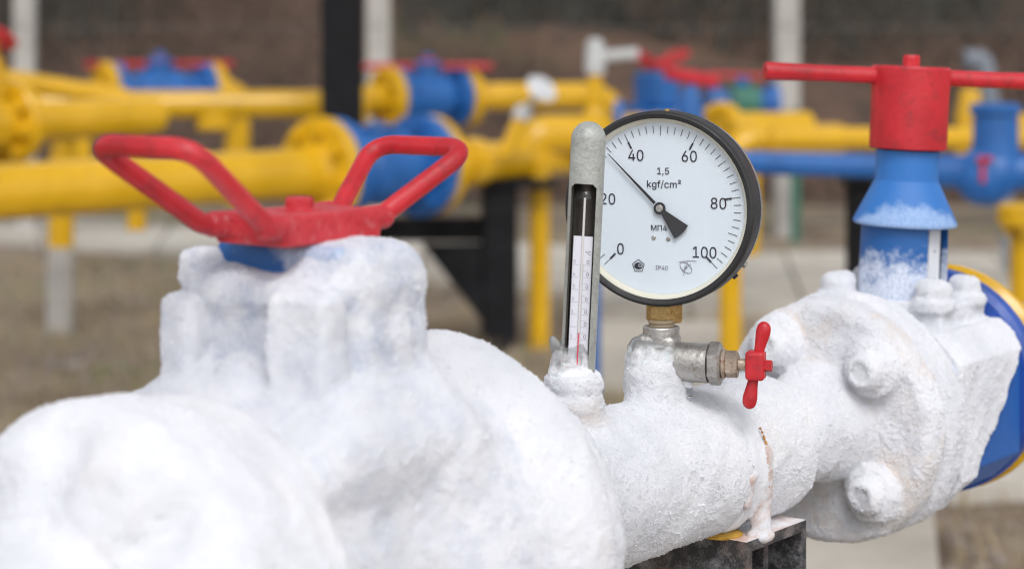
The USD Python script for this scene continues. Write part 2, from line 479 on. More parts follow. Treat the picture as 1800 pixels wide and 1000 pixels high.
slab("walkway", [(-420, 362), (1010, 446), (1010, 522), (-420, 389)], cuts=7)
slab("pavement", [(1008, 462), (2100, 452), (2200, 545), (1008, 565)], cuts=6)
slab("foundation_pad", [(1010, 585), (1290, 585), (1290, 690), (1010, 690)], cuts=1)
slab("foundation_pad", [(1290, 770), (2100, 690), (2300, 850), (1380, 905)], cuts=2)
slab("foundation_pad", [(1150, 935), (1640, 915), (1660, 1120), (1000, 1150)], cuts=1)


def unpaved(x, y):
    ok = np.ones(len(x), bool)
    for q in PAVED:
        ins = np.ones(len(x), bool)
        for i in range(4):
            a, b = q[i], q[(i + 1) % 4]
            ins &= (b[0] - a[0]) * (y - a[1]) - (b[1] - a[1]) * (x - a[0]) < 0.02
        ok &= ~ins
    return ok


def blades(n, seed, region, hmin, hmax, w, lean=0.6, keep=None):
    rng = np.random.default_rng(seed)
    x = rng.uniform(region[0], region[1], n)
    y = rng.uniform(region[2], region[3], n)
    if keep is not None:
        k = keep(x, y) & unpaved(x, y)
        x, y = x[k], y[k]
    n = len(x)
    z = TERR(np.stack([x, y], 1))
    h = rng.uniform(hmin, hmax, n)
    a = rng.uniform(0, 2 * np.pi, n)
    l = rng.uniform(0, lean, n) * h
    b = rng.uniform(0, 2 * np.pi, n)
    base = np.stack([x, y, z - 0.01], 1)
    side = np.stack([np.cos(a), np.sin(a), 0 * a], 1) * (w * rng.uniform(0.6, 1.5, n))[:, None]
    tip = base + np.stack([np.cos(b) * l, np.sin(b) * l, h], 1)
    v = np.stack([base - side, base + side, tip], 1).reshape(-1, 3)
    return trimesh.Trimesh(v, np.arange(3 * n).reshape(-1, 3), process=False)


def patch(scale, seed, lo):
    return lambda x, y: meshkit.fbm(np.stack([x, y, 0 * x], 1) * scale, 3, seed) > lo


def soil_only(x, y):
    return patch(1.3, 3, 0.42)(x, y)


single("dry_grass", blades(30000, 1, (-3.5, 3.5, 3.6, 10.2), 0.02, 0.10, 0.0045, keep=soil_only), "dry_grass", "dry pale grass littering the brown soil between the pipes", "grass", kind="stuff", smooth=False)
def pebbles(n, seed, region):
    rng = np.random.default_rng(seed)
    x, y = rng.uniform(region[0], region[1], n), rng.uniform(region[2], region[3], n)
    k = unpaved(x, y)
    x, y = x[k], y[k]
    n = len(x)
    o = np.array([[1, 0, 0], [-1, 0, 0], [0, 1, 0], [0, -1, 0], [0, 0, 1], [0, 0, -1]], float)
    f = np.array([[0, 2, 4], [2, 1, 4], [1, 3, 4], [3, 0, 4], [2, 0, 5], [1, 2, 5], [3, 1, 5], [0, 3, 5]])
    r = rng.lognormal(-4.7, 0.5, n)
    v = o[None] * (r[:, None, None] * rng.uniform(0.6, 1.3, (n, 6, 1))) * [1, 1, 0.6]
    v = v + np.stack([x, y, TERR(np.stack([x, y], 1)) + r * 0.2], 1)[:, None]
    return trimesh.Trimesh(v.reshape(-1, 3), (f[None] + 6 * np.arange(n)[:, None, None]).reshape(-1, 3), process=False)


single("gravel", pebbles(26000, 6, (-3.5, 3.5, 3.4, 11)), "pebble", "grey brown gravel strewn over the soil under the pipes", "gravel", kind="stuff", smooth=False)
single("green_grass", blades(22000, 2, (-6, 6, 5.0, 13.5), 0.02, 0.08, 0.004, keep=patch(0.9, 8, 0.6)), "green_grass", "sparse green grass sprouting beside the walkway", "grass", kind="stuff", smooth=False)
single("dead_brush", blades(60000, 3, (-8, 8, 14.2, 25), 0.1, 0.6, 0.016, 2.2, keep=patch(0.45, 12, 0.46)), "dead_brush", "reddish brown dead weeds over the hillside", "weeds", kind="stuff", smooth=False)
single("dark_brush", blades(50000, 4, (-9, 9, 17, 30), 0.2, 1.1, 0.03, 2.0, keep=patch(0.4, 22, 0.47)), "dark_brush", "dark bare scrub along the top of the hillside", "scrub", kind="stuff", smooth=False)


# ------------------------------------------------------------------ fence
FENCE_D = 11.6
fence = thing("chain_link_fence", "grey chain link fence stretched along the foot of the hillside", "fence", M4((0, FENCE_D, 0)))


def chain_link(x0, x1, z0, z1, pitch=0.06):
    pts, counts = [], []
    n = int((z1 - z0) / (pitch / 2))
    zz = z0 + np.arange(n + 1) * pitch / 2
    for i in range(int((x1 - x0) / pitch)):
        for s in (0,):
            xx = x0 + i * pitch + np.where(np.arange(n + 1) % 2 == 0, 0, pitch * 0.98)
            yy = np.where(np.arange(n + 1) % 2 == 0, -0.003, 0.003)
            pts.append(np.stack([xx, yy, zz], 1))
            counts.append(n + 1)
    return np.vstack(pts), counts


cp, cc = chain_link(-5.2, 5.2, 0.05, 2.3)
bc = UsdGeom.BasisCurves.Define(stage, fence + "/wire_mesh")
bc.CreateTypeAttr("linear")
bc.CreatePointsAttr(Vt.Vec3fArray.FromNumpy(cp.astype(np.float32)))
bc.CreateCurveVertexCountsAttr(Vt.IntArray(cc))
bc.CreateWidthsAttr(Vt.FloatArray([0.0036]))
bc.SetWidthsInterpolation("constant")
UsdShade.MaterialBindingAPI.Apply(bc.GetPrim()).Bind(UsdShade.Material.Get(stage, "/World/Looks/wire"))
for z in (0.06, 1.2, 2.3):
    part(fence, "tension_wire", rod((-5.2, 0, z), (5.2, 0, z), 0.003, seg=6), "wire")
for px, w, lab in ((44, 40, "leftmost in the photograph"), (665, 46, "just right of the black column"), (1382, 46, "left of the red T handle hub")):
    p = at(px, 80, FENCE_D - 0.10)
    r = w / 2 * p[1] / 3500 * 0.9
    t = thing("fence_post", "pale grey concrete fence post, " + lab, "post", M4((p[0], p[1], 0), 4))
    part(t, "shaft", rbox((0, 0, 1.25), (2 * r, 2 * r, 2.7), 0.012), "post_concrete")
    for z in (0.6, 1.2, 2.3):
        part(t, "wire_tie", lathe([(r * 1.42, z - 0.004), (r * 1.46, z), (r * 1.42, z + 0.004)], 4, (0, 0, 0), (0, 0, 1)), "wire")
p = at(1398, 80, FENCE_D - 0.5)
t = thing("marker_post", "thin dark green steel post in front of the right fence post", "post", M4((p[0], p[1], 0)))
part(t, "shaft", rod((0, 0, -0.1), (0, 0, 0.72), 0.026), "green_paint")
part(t, "cap", rod((0, 0, 0.72), (0, 0, 0.74), 0.03), "green_paint")


# ================================================================== BACKGROUND PIPEWORK
def rz_of(a, b):
    return math.degrees(math.atan2(b[1] - a[1], b[0] - a[0]))


def flange(parent, x, r, thick, mat, bolts=8, bolt_r=0.016, side=-1, bc=0.78, phase=0.2, nuts=True, dz=0.0):
    """flange disc on the local x axis with nuts on one face"""
    f = part(parent, "flange", lathe([(0, 0), (r - 0.006, 0), (r, 0.006), (r, thick - 0.006), (r - 0.006, thick), (0, thick)], 48, (x, 0, dz), (x + 1, 0, dz)), mat)
    if nuts:
        for k in range(bolts):
            a = phase + k * 2 * math.pi / bolts
            y, z = r * bc * math.cos(a), r * bc * math.sin(a) + dz
            x0 = x - 0.0005 if side < 0 else x + thick + 0.0005
            part(f, "nut", hexnut((x0, y, z), (x0 + side * bolt_r * 1.2, y, z), bolt_r), mat)
    return f


def ball_valve(name, label, M, half, fr, body_r, mat, handle=None, thick=0.035, nuts=True, stem=0.22, group=None):
    """flanged valve along local x, centred at 0; fr = flange radius"""
    t = thing(name, label, "valve", M, group=group)
    pr = [(0, -half + thick), (body_r * 0.72, -half + thick), (body_r * 0.75, -half * 0.55), (body_r, -half * 0.4), (body_r * 1.03, 0), (body_r, half * 0.4), (body_r * 0.75, half * 0.55), (body_r * 0.72, half - thick), (0, half - thick)]
    part(t, "body", lathe(pr, 40, (0, 0, 0), (1, 0, 0)), mat)
    flange(t, -half, fr, thick, mat, side=1, nuts=nuts)
    flange(t, half - thick, fr, thick, mat, side=-1, nuts=nuts)
    part(t, "stem_housing", lathe([(0, body_r * 0.8), (body_r * 0.55, body_r * 0.8), (body_r * 0.5, body_r + stem * 0.35), (body_r * 0.62, body_r + stem * 0.36), (body_r * 0.6, body_r + stem * 0.6), (body_r * 0.25, body_r + stem * 0.62), (body_r * 0.22, body_r + stem), (0, body_r + stem)], 28), mat)
    if handle:
        L, ang, hr, zz = handle
        z = body_r + stem + zz
        d = np.array([math.cos(math.radians(ang)), math.sin(math.radians(ang)), 0])
        h = part(t, "handle", rod((0, 0, z - 0.06), (0, 0, z + 0.03), 0.035), "red_paint")
        part(h, "handle_bar", rod(-L * d + [0, 0, z], L * d + [0, 0, z], hr), "red_paint")
    return t


# --- the front yellow line
A, B = np.array([-1.44, 5.6, CAM_H - 0.413]), np.array([0.0, 7.2, CAM_H - 0.413])
dirn = (B - A) / np.linalg.norm(B - A)
RZ1 = rz_of(A, B)
L1 = np.linalg.norm(B - A)
T1 = M4(A, RZ1)
s1, s2 = 0.578 * L1, 0.792 * L1
y1 = thing("yellow_gas_pipe", "thick yellow gas pipe leading from the left edge to the big blue valve", "pipe", T1)
part(y1, "pipe_run", rod((-3.0, 0, 0), (s1 - 0.05, 0, 0), 0.080, seg=40), "yellow_paint")
part(y1, "weld_neck", lathe([(0.077, 0), (0.08, 0.01), (0.095, 0.05), (0, 0.05)], 40, (s1 - 0.10, 0, 0), (s1, 0, 0)), "yellow_paint")
flange(y1, s1 - 0.05, 0.180, 0.045, "yellow_paint", bolts=8, bolt_r=0.02, side=-1)
vm = (s1 + s2) / 2
bv = ball_valve("blue_flanged_valve", "big blue flanged valve on the thick yellow pipe behind the hand wheel", M4(A + dirn * vm, RZ1), (s2 - s1) / 2 - 0.003, 0.175, 0.125, "blue_paint", handle=None, thick=0.05, stem=0.03)
y2 = thing("yellow_gas_pipe", "yellow pipe with reducer and tee between the big blue valve and the gauge", "pipe", M4(A + dirn * s2, RZ1))
flange(y2, 0.002, 0.172, 0.04, "yellow_paint", side=1, bolt_r=0.018)
part(y2, "pipe_run", rod((0.04, 0, 0), (2.6, 0, 0), 0.068, seg=36), "yellow_paint")
part(y2, "reducer", lathe([(0, 0), (0.084, 0), (0.086, 0.08), (0.07, 0.12), (0, 0.12)], 36, (0.18, 0, 0), (1, 0, 0)), "yellow_paint")
part(y2, "elbow", tube(fillet([(0.55, 0, -0.04), (0.55, 0, 0.085), (1.6, -0.5, 0.085)], 0.13), 0.072, 28), "yellow_paint")
part(y2, "branch_pipe", rod((0.53, -0.06, -0.72), (0.53, -0.06, 0.0), 0.037), "yellow_paint")
pp = A + dirn * (0.975 * L1)
# black support of the yellow line
tpost = thing("pipe_support", "black steel post with top plate, beam and gusset under the yellow pipe", "support", M4((pp[0] - 0.01, pp[1], 0), 8))
zt = CAM_H - 0.408 - 0.075
part(tpost, "post", rbox((0, 0, zt / 2 - 0.02), (0.12, 0.12, zt + 0.02), 0.006), "black_steel")
part(tpost, "top_plate", rbox((0.06, 0, zt - 0.012), (0.27, 0.16, 0.03), 0.004), "black_steel")
part(tpost, "beam", rbox((-0.31, 0.10, 0.435), (0.52, 0.09, 0.085), 0.005, rz=-9), "black_steel")
gus = trimesh.creation.extrude_polygon(__import__("shapely").Polygon([(-0.055, 0.10), (-0.055, 0.39), (-0.28, 0.39)]), 0.05)
gus.apply_transform(trimesh.transformations.rotation_matrix(math.pi / 2, [1, 0, 0]))
gus.apply_translation((0, 0.025, 0))
part(tpost, "gusset", gus, "black_steel", smooth=False)
# black column
c = at(601, 80, 7.2)
tcol = thing("steel_column", "tall black steel column rising behind the yellow flange", "column", M4((c[0], c[1], 0), 6))
part(tcol, "shaft", rbox((0, 0, 1.35), (0.15, 0.12, 2.9), 0.006), "black_steel")
part(tcol, "base_plate", rbox((0, 0, 0.06), (0.3, 0.3, 0.03), 0.004), "black_steel")

# --- left post, with the pale grey foot
g = on_ground(104, 582)
t = thing("pipe_stand", "yellow pipe stand with a pale grey concrete foot on the dry soil", "support", M4((g[0], g[1], 0), 0, 1.2))
part(t, "foot", rod((0, 0, -0.1), (0, 0, 0.325), 0.052), "post_concrete")
part(t, "upright", rod((0, 0, 0.32), (0, 0, 0.86), 0.049), "yellow_paint")
part(t, "saddle", rbox((0, 0, 0.855), (0.12, 0.1, 0.02), 0.004), "yellow_paint")
# --- upper yellow line, left
P, Q = at(-60, 186, 7.5), at(640, 190, 7.75)
t = thing("yellow_upper_pipe", "yellow pipe running level from the left edge to the black column", "pipe", M4(P, rz_of(P, Q)))
Lp = np.linalg.norm((Q - P)[:2])
part(t, "pipe_run", rod((-0.9, 0, 0), (Lp, 0, 0), 0.053, seg=32), "yellow_paint")
part(t, "drain_stub", rod((0.93, 0.02, -0.10), (0.93, 0.02, -0.02), 0.075), "yellow_paint")
# thin bypass pipe with elbow going down
a, b = at(-40, 132, 6.7), at(240, 176, 6.9)
t = thing("yellow_bypass_pipe", "thin yellow bypass pipe bending down near the left edge", "pipe")
part(t, "pipe_run", tube(fillet([a + (a - b) * 0.6, b, b + np.array([0.0, 0.0, -0.45])], 0.07), 0.034, 20), "yellow_paint")
part(t, "weld_bead", lathe([(0.034, -0.006), (0.037, 0), (0.034, 0.006)], 24, b + [0, 0, -0.12], b + [0, 0, 0.88]), "yellow_paint")
# left edge yellow valve
c = at(18, 216, 6.3)
t = thing("yellow_flanged_valve", "yellow valve with bolted flange and red wheel at the left edge", "valve", M4(c, 60))
flange(t, -0.03, 0.135, 0.05, "yellow_paint", bolts=8, bolt_r=0.022, side=-1)
flange(t, -0.30, 0.135, 0.05, "yellow_paint", bolts=8, bolt_r=0.022, side=1)
part(t, "body", lathe([(0, -0.25), (0.08, -0.25), (0.1, -0.15), (0.08, -0.03), (0, -0.03)], 32, (0, 0, 0), (1, 0, 0)), "yellow_paint")
part(t, "pipe_run", rod((0.02, 0, 0), (0.7, 0, 0), 0.065, seg=28), "yellow_paint")
part(t, "stem_housing", lathe([(0, 0.08), (0.055, 0.08), (0.05, 0.2), (0.035, 0.21), (0.03, 0.27), (0, 0.27)], 28, (-0.10, 0.0, 0), (-0.10, 0.0, 1)), "yellow_paint")
hw = part(t, "hand_wheel", trimesh.creation.torus(0.085, 0.012, 32, 12, transform=M4((-0.10, 0, 0.275), 0, 24)), "red_paint")
part(hw, "spoke", rod((-0.18, 0, 0.30), (-0.02, 0, 0.25), 0.008), "red_paint")
part(hw, "spoke", rod((-0.10, -0.08, 0.275), (-0.10, 0.08, 0.275), 0.008), "red_paint")

# --- far blue valve behind the upper line
P, Q = at(160, 160, 9.4), at(400, 170, 9.6)
rzv = rz_of(P, Q) + 14
C = (P + Q) / 2
t = ball_valve("blue_far_valve", "far blue valve with red bar handle, behind the left upper yellow pipe", M4(C, rzv), 0.245, 0.150, 0.11, "blue_paint", handle=(0.36, -8, 0.014, -0.06), thick=0.045, stem=0.09, nuts=False)
t = thing("yellow_far_pipe", "far yellow pipe flanged to both ends of the far left blue valve", "pipe", M4(C, rzv))
for s in (-1, 1):
    part(t, "pipe_run", tube(fillet([(s * 0.28, 0, 0), (s * 0.40, 0, 0), (s * 0.40, 0, -0.55)], 0.07), 0.06, 24), "yellow_paint")
    flange(t, -0.293 if s < 0 else 0.248, 0.155, 0.045, "yellow_paint", side=s, nuts=True)

# --- mid blue valve
C = at(752, 172, 8.0)
t = ball_valve("blue_mid_valve", "blue valve with red bar handle between two yellow flanges, right of the black column", M4(C, 34), 0.155, 0.118, 0.095, "blue_paint", handle=(0.26, -30, 0.013, -0.05), thick=0.035, stem=0.08)
t = thing("yellow_mid_pipe", "yellow pipe with elbow leading from the middle blue valve to the white hand wheel", "pipe", M4(C, 34))
flange(t, -0.205, 0.125, 0.045, "yellow_paint", side=-1)
part(t, "elbow", tube(fillet([(-0.19, 0, 0), (-0.34, 0, 0), (-0.34, 0, -0.5)], 0.1), 0.055, 24), "yellow_paint")
flange(t, 0.158, 0.125, 0.04, "yellow_paint", side=1)
part(t, "pipe_run", tube(fillet([(0.19, 0, 0), (0.80, -0.18, 0), (0.80, -0.18, -0.35)], 0.12), 0.056, 28), "yellow_paint")
# small white hand wheel valve
C = at(952, 156, 6.9)
t = thing("white_wheel_valve", "small valve with tilted white hand wheel above the yellow pipe", "valve", M4(C, 0, 0))
ax = np.array([0.45, -0.55, 0.62]) / np.linalg.norm([0.45, -0.55, 0.62])
wh = lathe([(0.012, -0.006), (0.04, -0.004), (0.048, -0.010), (0.058, 0), (0.048, 0.010), (0.04, 0.004), (0.012, 0.008), (0.0, 0.008)], 32, (0, 0, 0), ax)
hw = part(t, "hand_wheel", wh, "white_paint")
part(hw, "hub_nut", hexnut(ax * 0.006, ax * 0.02, 0.012), "white_paint")
part(t, "stem", rod(-ax * 0.13, ax * 0.0, 0.012), "grey_metal_paint")
part(t, "bonnet", lathe([(0, 0), (0.03, 0), (0.033, 0.03), (0.022, 0.05), (0.0, 0.05)], 24, -ax * 0.16, -ax * 0.1), "white_paint")
part(t, "body", rod((-0.13, 0.09, -0.24), -ax * 0.14, 0.026), "yellow_paint")

# --- grey relief valve on a yellow riser
C = at(1046, 100, 7.4)
t = thing("grey_relief_valve", "grey relief valve with side lever on a thin yellow riser", "valve", M4(C))
part(t, "cap", lathe([(0, -0.065), (0.036, -0.065), (0.038, -0.02), (0.033, 0.05), (0.022, 0.066), (0, 0.07)], 28), "grey_metal_paint")
part(t, "side_outlet", rod((0.03, 0, 0.0), (0.16, -0.02, 0.012), 0.021), "grey_metal_paint")
part(t, "riser", rod((0, 0, -0.28), (0, 0, -0.06), 0.028), "yellow_paint")
part(t, "base", lathe([(0, -0.40), (0.07, -0.40), (0.065, -0.28), (0.04, -0.2), (0.03, -0.19), (0, -0.19)], 32), "yellow_paint")
part(t, "outlet_flange", lathe([(0, 0), (0.06, 0), (0.06, 0.03), (0, 0.03)], 28, (0.07, -0.04, -0.22), (0.2, -0.04, -0.22)), "blue_paint")

# --- blue gate valve with red loop wheel (far)
C = at(1155, 205, 7.6)
t = thing("blue_gate_valve", "blue gate valve with red looped hand wheel rising behind the gauge", "valve", M4(C, 40))
part(t, "bonnet", rbox((0, 0, 0.10), (0.12, 0.15, 0.14), 0.02), "blue_paint")
part(t, "body", rbox((0, 0, -0.04), (0.2, 0.26, 0.14), 0.04), "blue_paint")
hw = part(t, "hand_wheel", rbox((0, 0, 0.195), (0.08, 0.06, 0.03), 0.01), "red_paint")
for s in (-1, 1):
    part(hw, "wheel_loop", tube(fillet([(s * 0.03, 0.03, 0.2), (s * 0.14, 0.045, 0.245), (s * 0.14, -0.045, 0.245), (s * 0.03, -0.03, 0.2)], 0.03), 0.010, 10), "red_paint")
part(t, "side_flange", lathe([(0, 0), (0.15, 0), (0.15, 0.04), (0, 0.04)], 32, (-0.16, 0, -0.1), (1, 0, -0.1)), "blue_paint")
# near red T handle with blue neck
C = at(1214, 137, 6.0)
t = thing("blue_plug_valve", "small blue valve neck with short red bar handle behind the gauge top", "valve", M4(C, 0, 0))
part(t, "handle_bar", rod((-0.076, -0.03, 0.016), (0.08, 0.03, -0.014), 0.021), "red_paint")
part(t, "neck", lathe([(0, -0.34), (0.05, -0.34), (0.04, -0.11), (0.030, -0.06), (0.018, -0.025), (0, -0.02)], 28), "blue_paint")
part(t, "flange", lathe([(0, -0.36), (0.13, -0.36), (0.13, -0.33), (0, -0.33)], 32), "blue_paint")
# yellow blind flange
C = at(1262, 232, 6.4)
t = thing("yellow_blind_flange", "yellow bolted flange peeking over the gauge's right shoulder", "flange", M4(C, 38))
flange(t, 0, 0.095, 0.04, "yellow_paint", side=-1, bolt_r=0.015)
part(t, "pipe_stub", tube(fillet([(0.03, 0, 0), (0.12, 0, 0), (0.12, 0, -0.4)], 0.06), 0.05, 20), "yellow_paint")
# far blue and green valve
C = at(1305, 182, 9.0)
t = thing("blue_green_valve", "far blue valve with a dark green centre, in front of the right fence post", "valve", M4(C, 8))
part(t, "body", lathe([(0, -0.06), (0.08, -0.06), (0.085, 0.0), (0.08, 0.07), (0, 0.07)], 32, (0, 0, 0), (1, 0, 0)), "green_paint")
for s in (-1, 1):
    part(t, "end_piece", lathe([(0, 0.07), (0.06, 0.07), (0.055, 0.11), (0.085, 0.115), (0.085, 0.16), (0, 0.16)], 32, (0, 0, 0), (s, 0, 0)), "blue_paint")
part(t, "stem_housing", rod((0, 0, 0.06), (0, 0, 0.12), 0.03), "blue_paint")
part(t, "handle_bar", rod((-0.16, 0, 0.13), (0.10, -0.02, 0.12), 0.012), "red_paint")

# --- right: thin yellow line with riser, blue line with tee
a, b = at(1284, 243, 5.6), at(1900, 243, 5.9)
t = thing("yellow_thin_pipe", "thin yellow pipe rising behind the gauge and running right behind the red hub", "pipe")
part(t, "pipe_run", tube(fillet([np.array([a[0], a[1], -0.05]), a, b], 0.09), 0.031, 20), "yellow_paint")
part(t, "weld_bead", lathe([(0.031, -0.005), (0.034, 0), (0.031, 0.005)], 24, a + [0.12, 0, 0], a + [1.12, 0.05, 0]), "yellow_paint")
c0, c1 = at(1180, 282, 5.0), at(1900, 300, 4.75)
rzb = rz_of(c0, c1)
C = at(1741, 297, 4.8)
t = thing("blue_pipe", "thin blue pipe crossing level behind the gauge and the red hub", "pipe", M4(c0, rzb))
Lb = np.linalg.norm((c1 - c0)[:2])
xt = np.linalg.norm((C - c0)[:2])
part(t, "pipe_run", rod((0, 0, 0), (xt - 0.14, 0, -0.010), 0.029, seg=28), "blue_paint")
part(t, "elbow", tube(fillet([(0.003, 0, 0), (-0.217, 0.03, 0.0), (-0.217, 0.03, -0.6)], 0.06), 0.0285, 18), "blue_paint")
part(t, "pipe_run", rod((xt + 0.12, 0, -0.01), (xt + 0.8, 0, -0.01), 0.029, seg=28), "blue_paint")
t = thing("blue_check_valve", "blue tee shaped valve with capped neck and red mark at the right edge", "valve", M4(C, rzb))
part(t, "body", lathe([(0, -0.14), (0.038, -0.14), (0.042, -0.06), (0.066, -0.035), (0.07, 0.0), (0.066, 0.035), (0.045, 0.06), (0.04, 0.13), (0, 0.13)], 36, (0, 0, -0.008), (1, 0, -0.008)), "blue_paint")
part(t, "bowl", trimesh.creation.icosphere(3, 0.072).apply_translation((-0.012, 0, -0.02)), "blue_paint", smooth=True)
part(t, "neck", lathe([(0, 0), (0.058, 0.0), (0.055, 0.05), (0.053, 0.11), (0, 0.11)], 36, (0.012, 0, 0.02), (0.012, 0, 1)), "blue_paint")
part(t, "cap", lathe([(0, 0), (0.056, 0), (0.061, 0.006), (0.061, 0.02), (0.05, 0.028), (0, 0.03)], 36, (0.012, 0, 0.13), (0.012, 0, 1)), "blue_paint")
mk = cat_(box((0, 0, 0), (0.036, 0.004, 0.012)), box((-0.004, 0, -0.03), (0.011, 0.004, 0.055)))
mk.apply_translation((-0.012, -0.072, 0.028))
part(t, "painted_mark", mk, "red_paint", smooth=False)
g = at(1510, 300, 5.05)
t = thing("black_pipe_stand", "dark steel post holding the blue pipe left of the frosted stem", "support", M4((g[0], g[1], 0), 10))
part(t, "post", rbox((0, 0, 0.37), (0.055, 0.055, 0.80), 0.005), "black_steel")
part(t, "top_plate", rbox((0, 0, 0.755), (0.09, 0.08, 0.012), 0.003), "black_steel")
C = at(1702, 252, 6.6)
t = thing("yellow_riser", "short yellow riser standing behind the blue tee valve", "pipe", M4(C, 0, 2))
part(t, "upright", lathe([(0, -0.15), (0.045, -0.15), (0.043, 0.10), (0.034, 0.16), (0.032, 0.18), (0, 0.185)], 28), "yellow_paint")
part(t, "collar", lathe([(0.044, -0.02), (0.05, -0.015), (0.05, 0.01), (0.044, 0.015)], 28), "yellow_paint")
C = at(1722, 130, 9.0)
paint("slate_metal_paint", (0.16, 0.18, 0.21), 0.5, 0.2, 9, 0.2)
t = thing("grey_vent", "grey blurred vent cap far behind the red bar handle's right arm", "vent", M4(C, 0, -8))
part(t, "pipe_run", tube(fillet([(0.03, 0, -0.9), (0.03, 0, 0.07), (-0.05, 0, 0.07)], 0.05), 0.040, 16), "slate_metal_paint")
part(t, "rim", lathe([(0.046, -0.01), (0.052, 0), (0.046, 0.01)], 20, (-0.05, 0, 0.07), (1, 0, 0.07)), "slate_metal_paint")
C = at(1800, 378, 5.2)
t = thing("yellow_flanged_stand", "yellow flanged stand at the right edge under the blue tee valve", "support", M4((C[0], C[1], 0), 0))
zc = C[2]
fl = part(t, "flange", rod((0, 0, zc - 0.03), (0, 0, zc + 0.028), 0.068, seg=36), "yellow_paint")
for k in range(6):
    a = k * math.pi / 3 + 0.3
    part(fl, "nut", hexnut((0.05 * math.cos(a), 0.05 * math.sin(a), zc - 0.031), (0.05 * math.cos(a), 0.05 * math.sin(a), zc - 0.05), 0.011), "yellow_paint")
part(t, "upright", rod((0, 0, -0.05), (0, 0, zc - 0.03), 0.036), "yellow_paint")
C = at(1798, 228, 6.3)
t = thing("yellow_end_pipe", "yellow horizontal pipe cut by the right edge behind the blue tee", "pipe", M4(C, 5))
part(t, "pipe_run", rod((-0.015, 0, 0), (0.8, 0, 0), 0.045, seg=28), "yellow_paint")
part(t, "collar", rod((-0.02, 0, 0), (0.03, 0, 0), 0.052, seg=28), "yellow_paint")

# ================================================================== FOREGROUND: frosted pipe line
UX, UY = 0.6101, 0.7923                     # the line's direction on the ground
G0 = np.array([0.1226, 1.65, CAM_H - 0.354])  # on the pipe's axis under the gauge
RZF = math.degrees(math.atan2(UY, UX))
MF = M4(G0, RZF)

# ---- lattice noise
_rng = np.random.default_rng(77)
from scipy.ndimage import map_coordinates, spline_filter
_LAT = spline_filter(_rng.uniform(-1, 1, (48, 48, 48)).astype(np.float32), 3, mode="grid-wrap").astype(np.float32)


def lat(p, scale, off=0.0):
    q = (np.asarray(p) * scale + off).reshape(-1, 3).T
    return map_coordinates(_LAT, q, order=3, mode="grid-wrap", prefilter=False).reshape(np.shape(p)[:-1])


# ---- signed distances
def sd_cyl(p, c, ax, r, h, rd=0.0):
    """rounded cylinder, axis ax (0,1,2), half length h"""
    q = p - np.asarray(c, np.float32)
    o = [i for i in range(3) if i != ax]
    d0 = np.hypot(q[..., o[0]], q[..., o[1]]) - r + rd
    d1 = np.abs(q[..., ax]) - h + rd
    return np.minimum(np.maximum(d0, d1), 0) + np.hypot(np.maximum(d0, 0), np.maximum(d1, 0)) - rd


def sd_box(p, c, hs, rd=0.0, rz=0.0):
    q = p - np.asarray(c, np.float32)
    if rz:
        a = math.radians(rz)
        q = np.stack([q[..., 0] * math.cos(a) + q[..., 1] * math.sin(a), -q[..., 0] * math.sin(a) + q[..., 1] * math.cos(a), q[..., 2]], -1)
    d = np.abs(q) - (np.asarray(hs, np.float32) - rd)
    return np.minimum(d.max(-1), 0) + np.linalg.norm(np.maximum(d, 0), axis=-1) - rd


def sd_cap(p, a, b, r, r2=None):
    a, b = np.asarray(a, np.float32), np.asarray(b, np.float32)
    ba = b - a
    t = np.clip(((p - a) @ ba) / (ba @ ba), 0, 1)
    rr = r if r2 is None else r + (r2 - r) * t
    return np.linalg.norm(p - a - t[..., None] * ba, axis=-1) - rr


def sd_ell(p, c, rr):
    q = (p - np.asarray(c, np.float32)) / np.asarray(rr, np.float32)
    k = np.linalg.norm(q, axis=-1)
    return (k - 1) * min(rr)


def sd_torus(p, c, ax, R, r, sq=1.0):
    q = p - np.asarray(c, np.float32)
    o = [i for i in range(3) if i != ax]
    return np.hypot(np.hypot(q[..., o[0]], q[..., o[1]]) - R, q[..., ax] * sq) - r


def sd_oct(p, x0, x1, t, z, ch):
    d0 = np.maximum(np.maximum(np.abs(p[..., 1]) - t, np.abs(p[..., 2]) - z), (np.abs(p[..., 1]) + np.abs(p[..., 2])) * 0.7071 - ch)
    return np.maximum(d0, np.abs(p[..., 0] - (x0 + x1) / 2) - (x1 - x0) / 2)


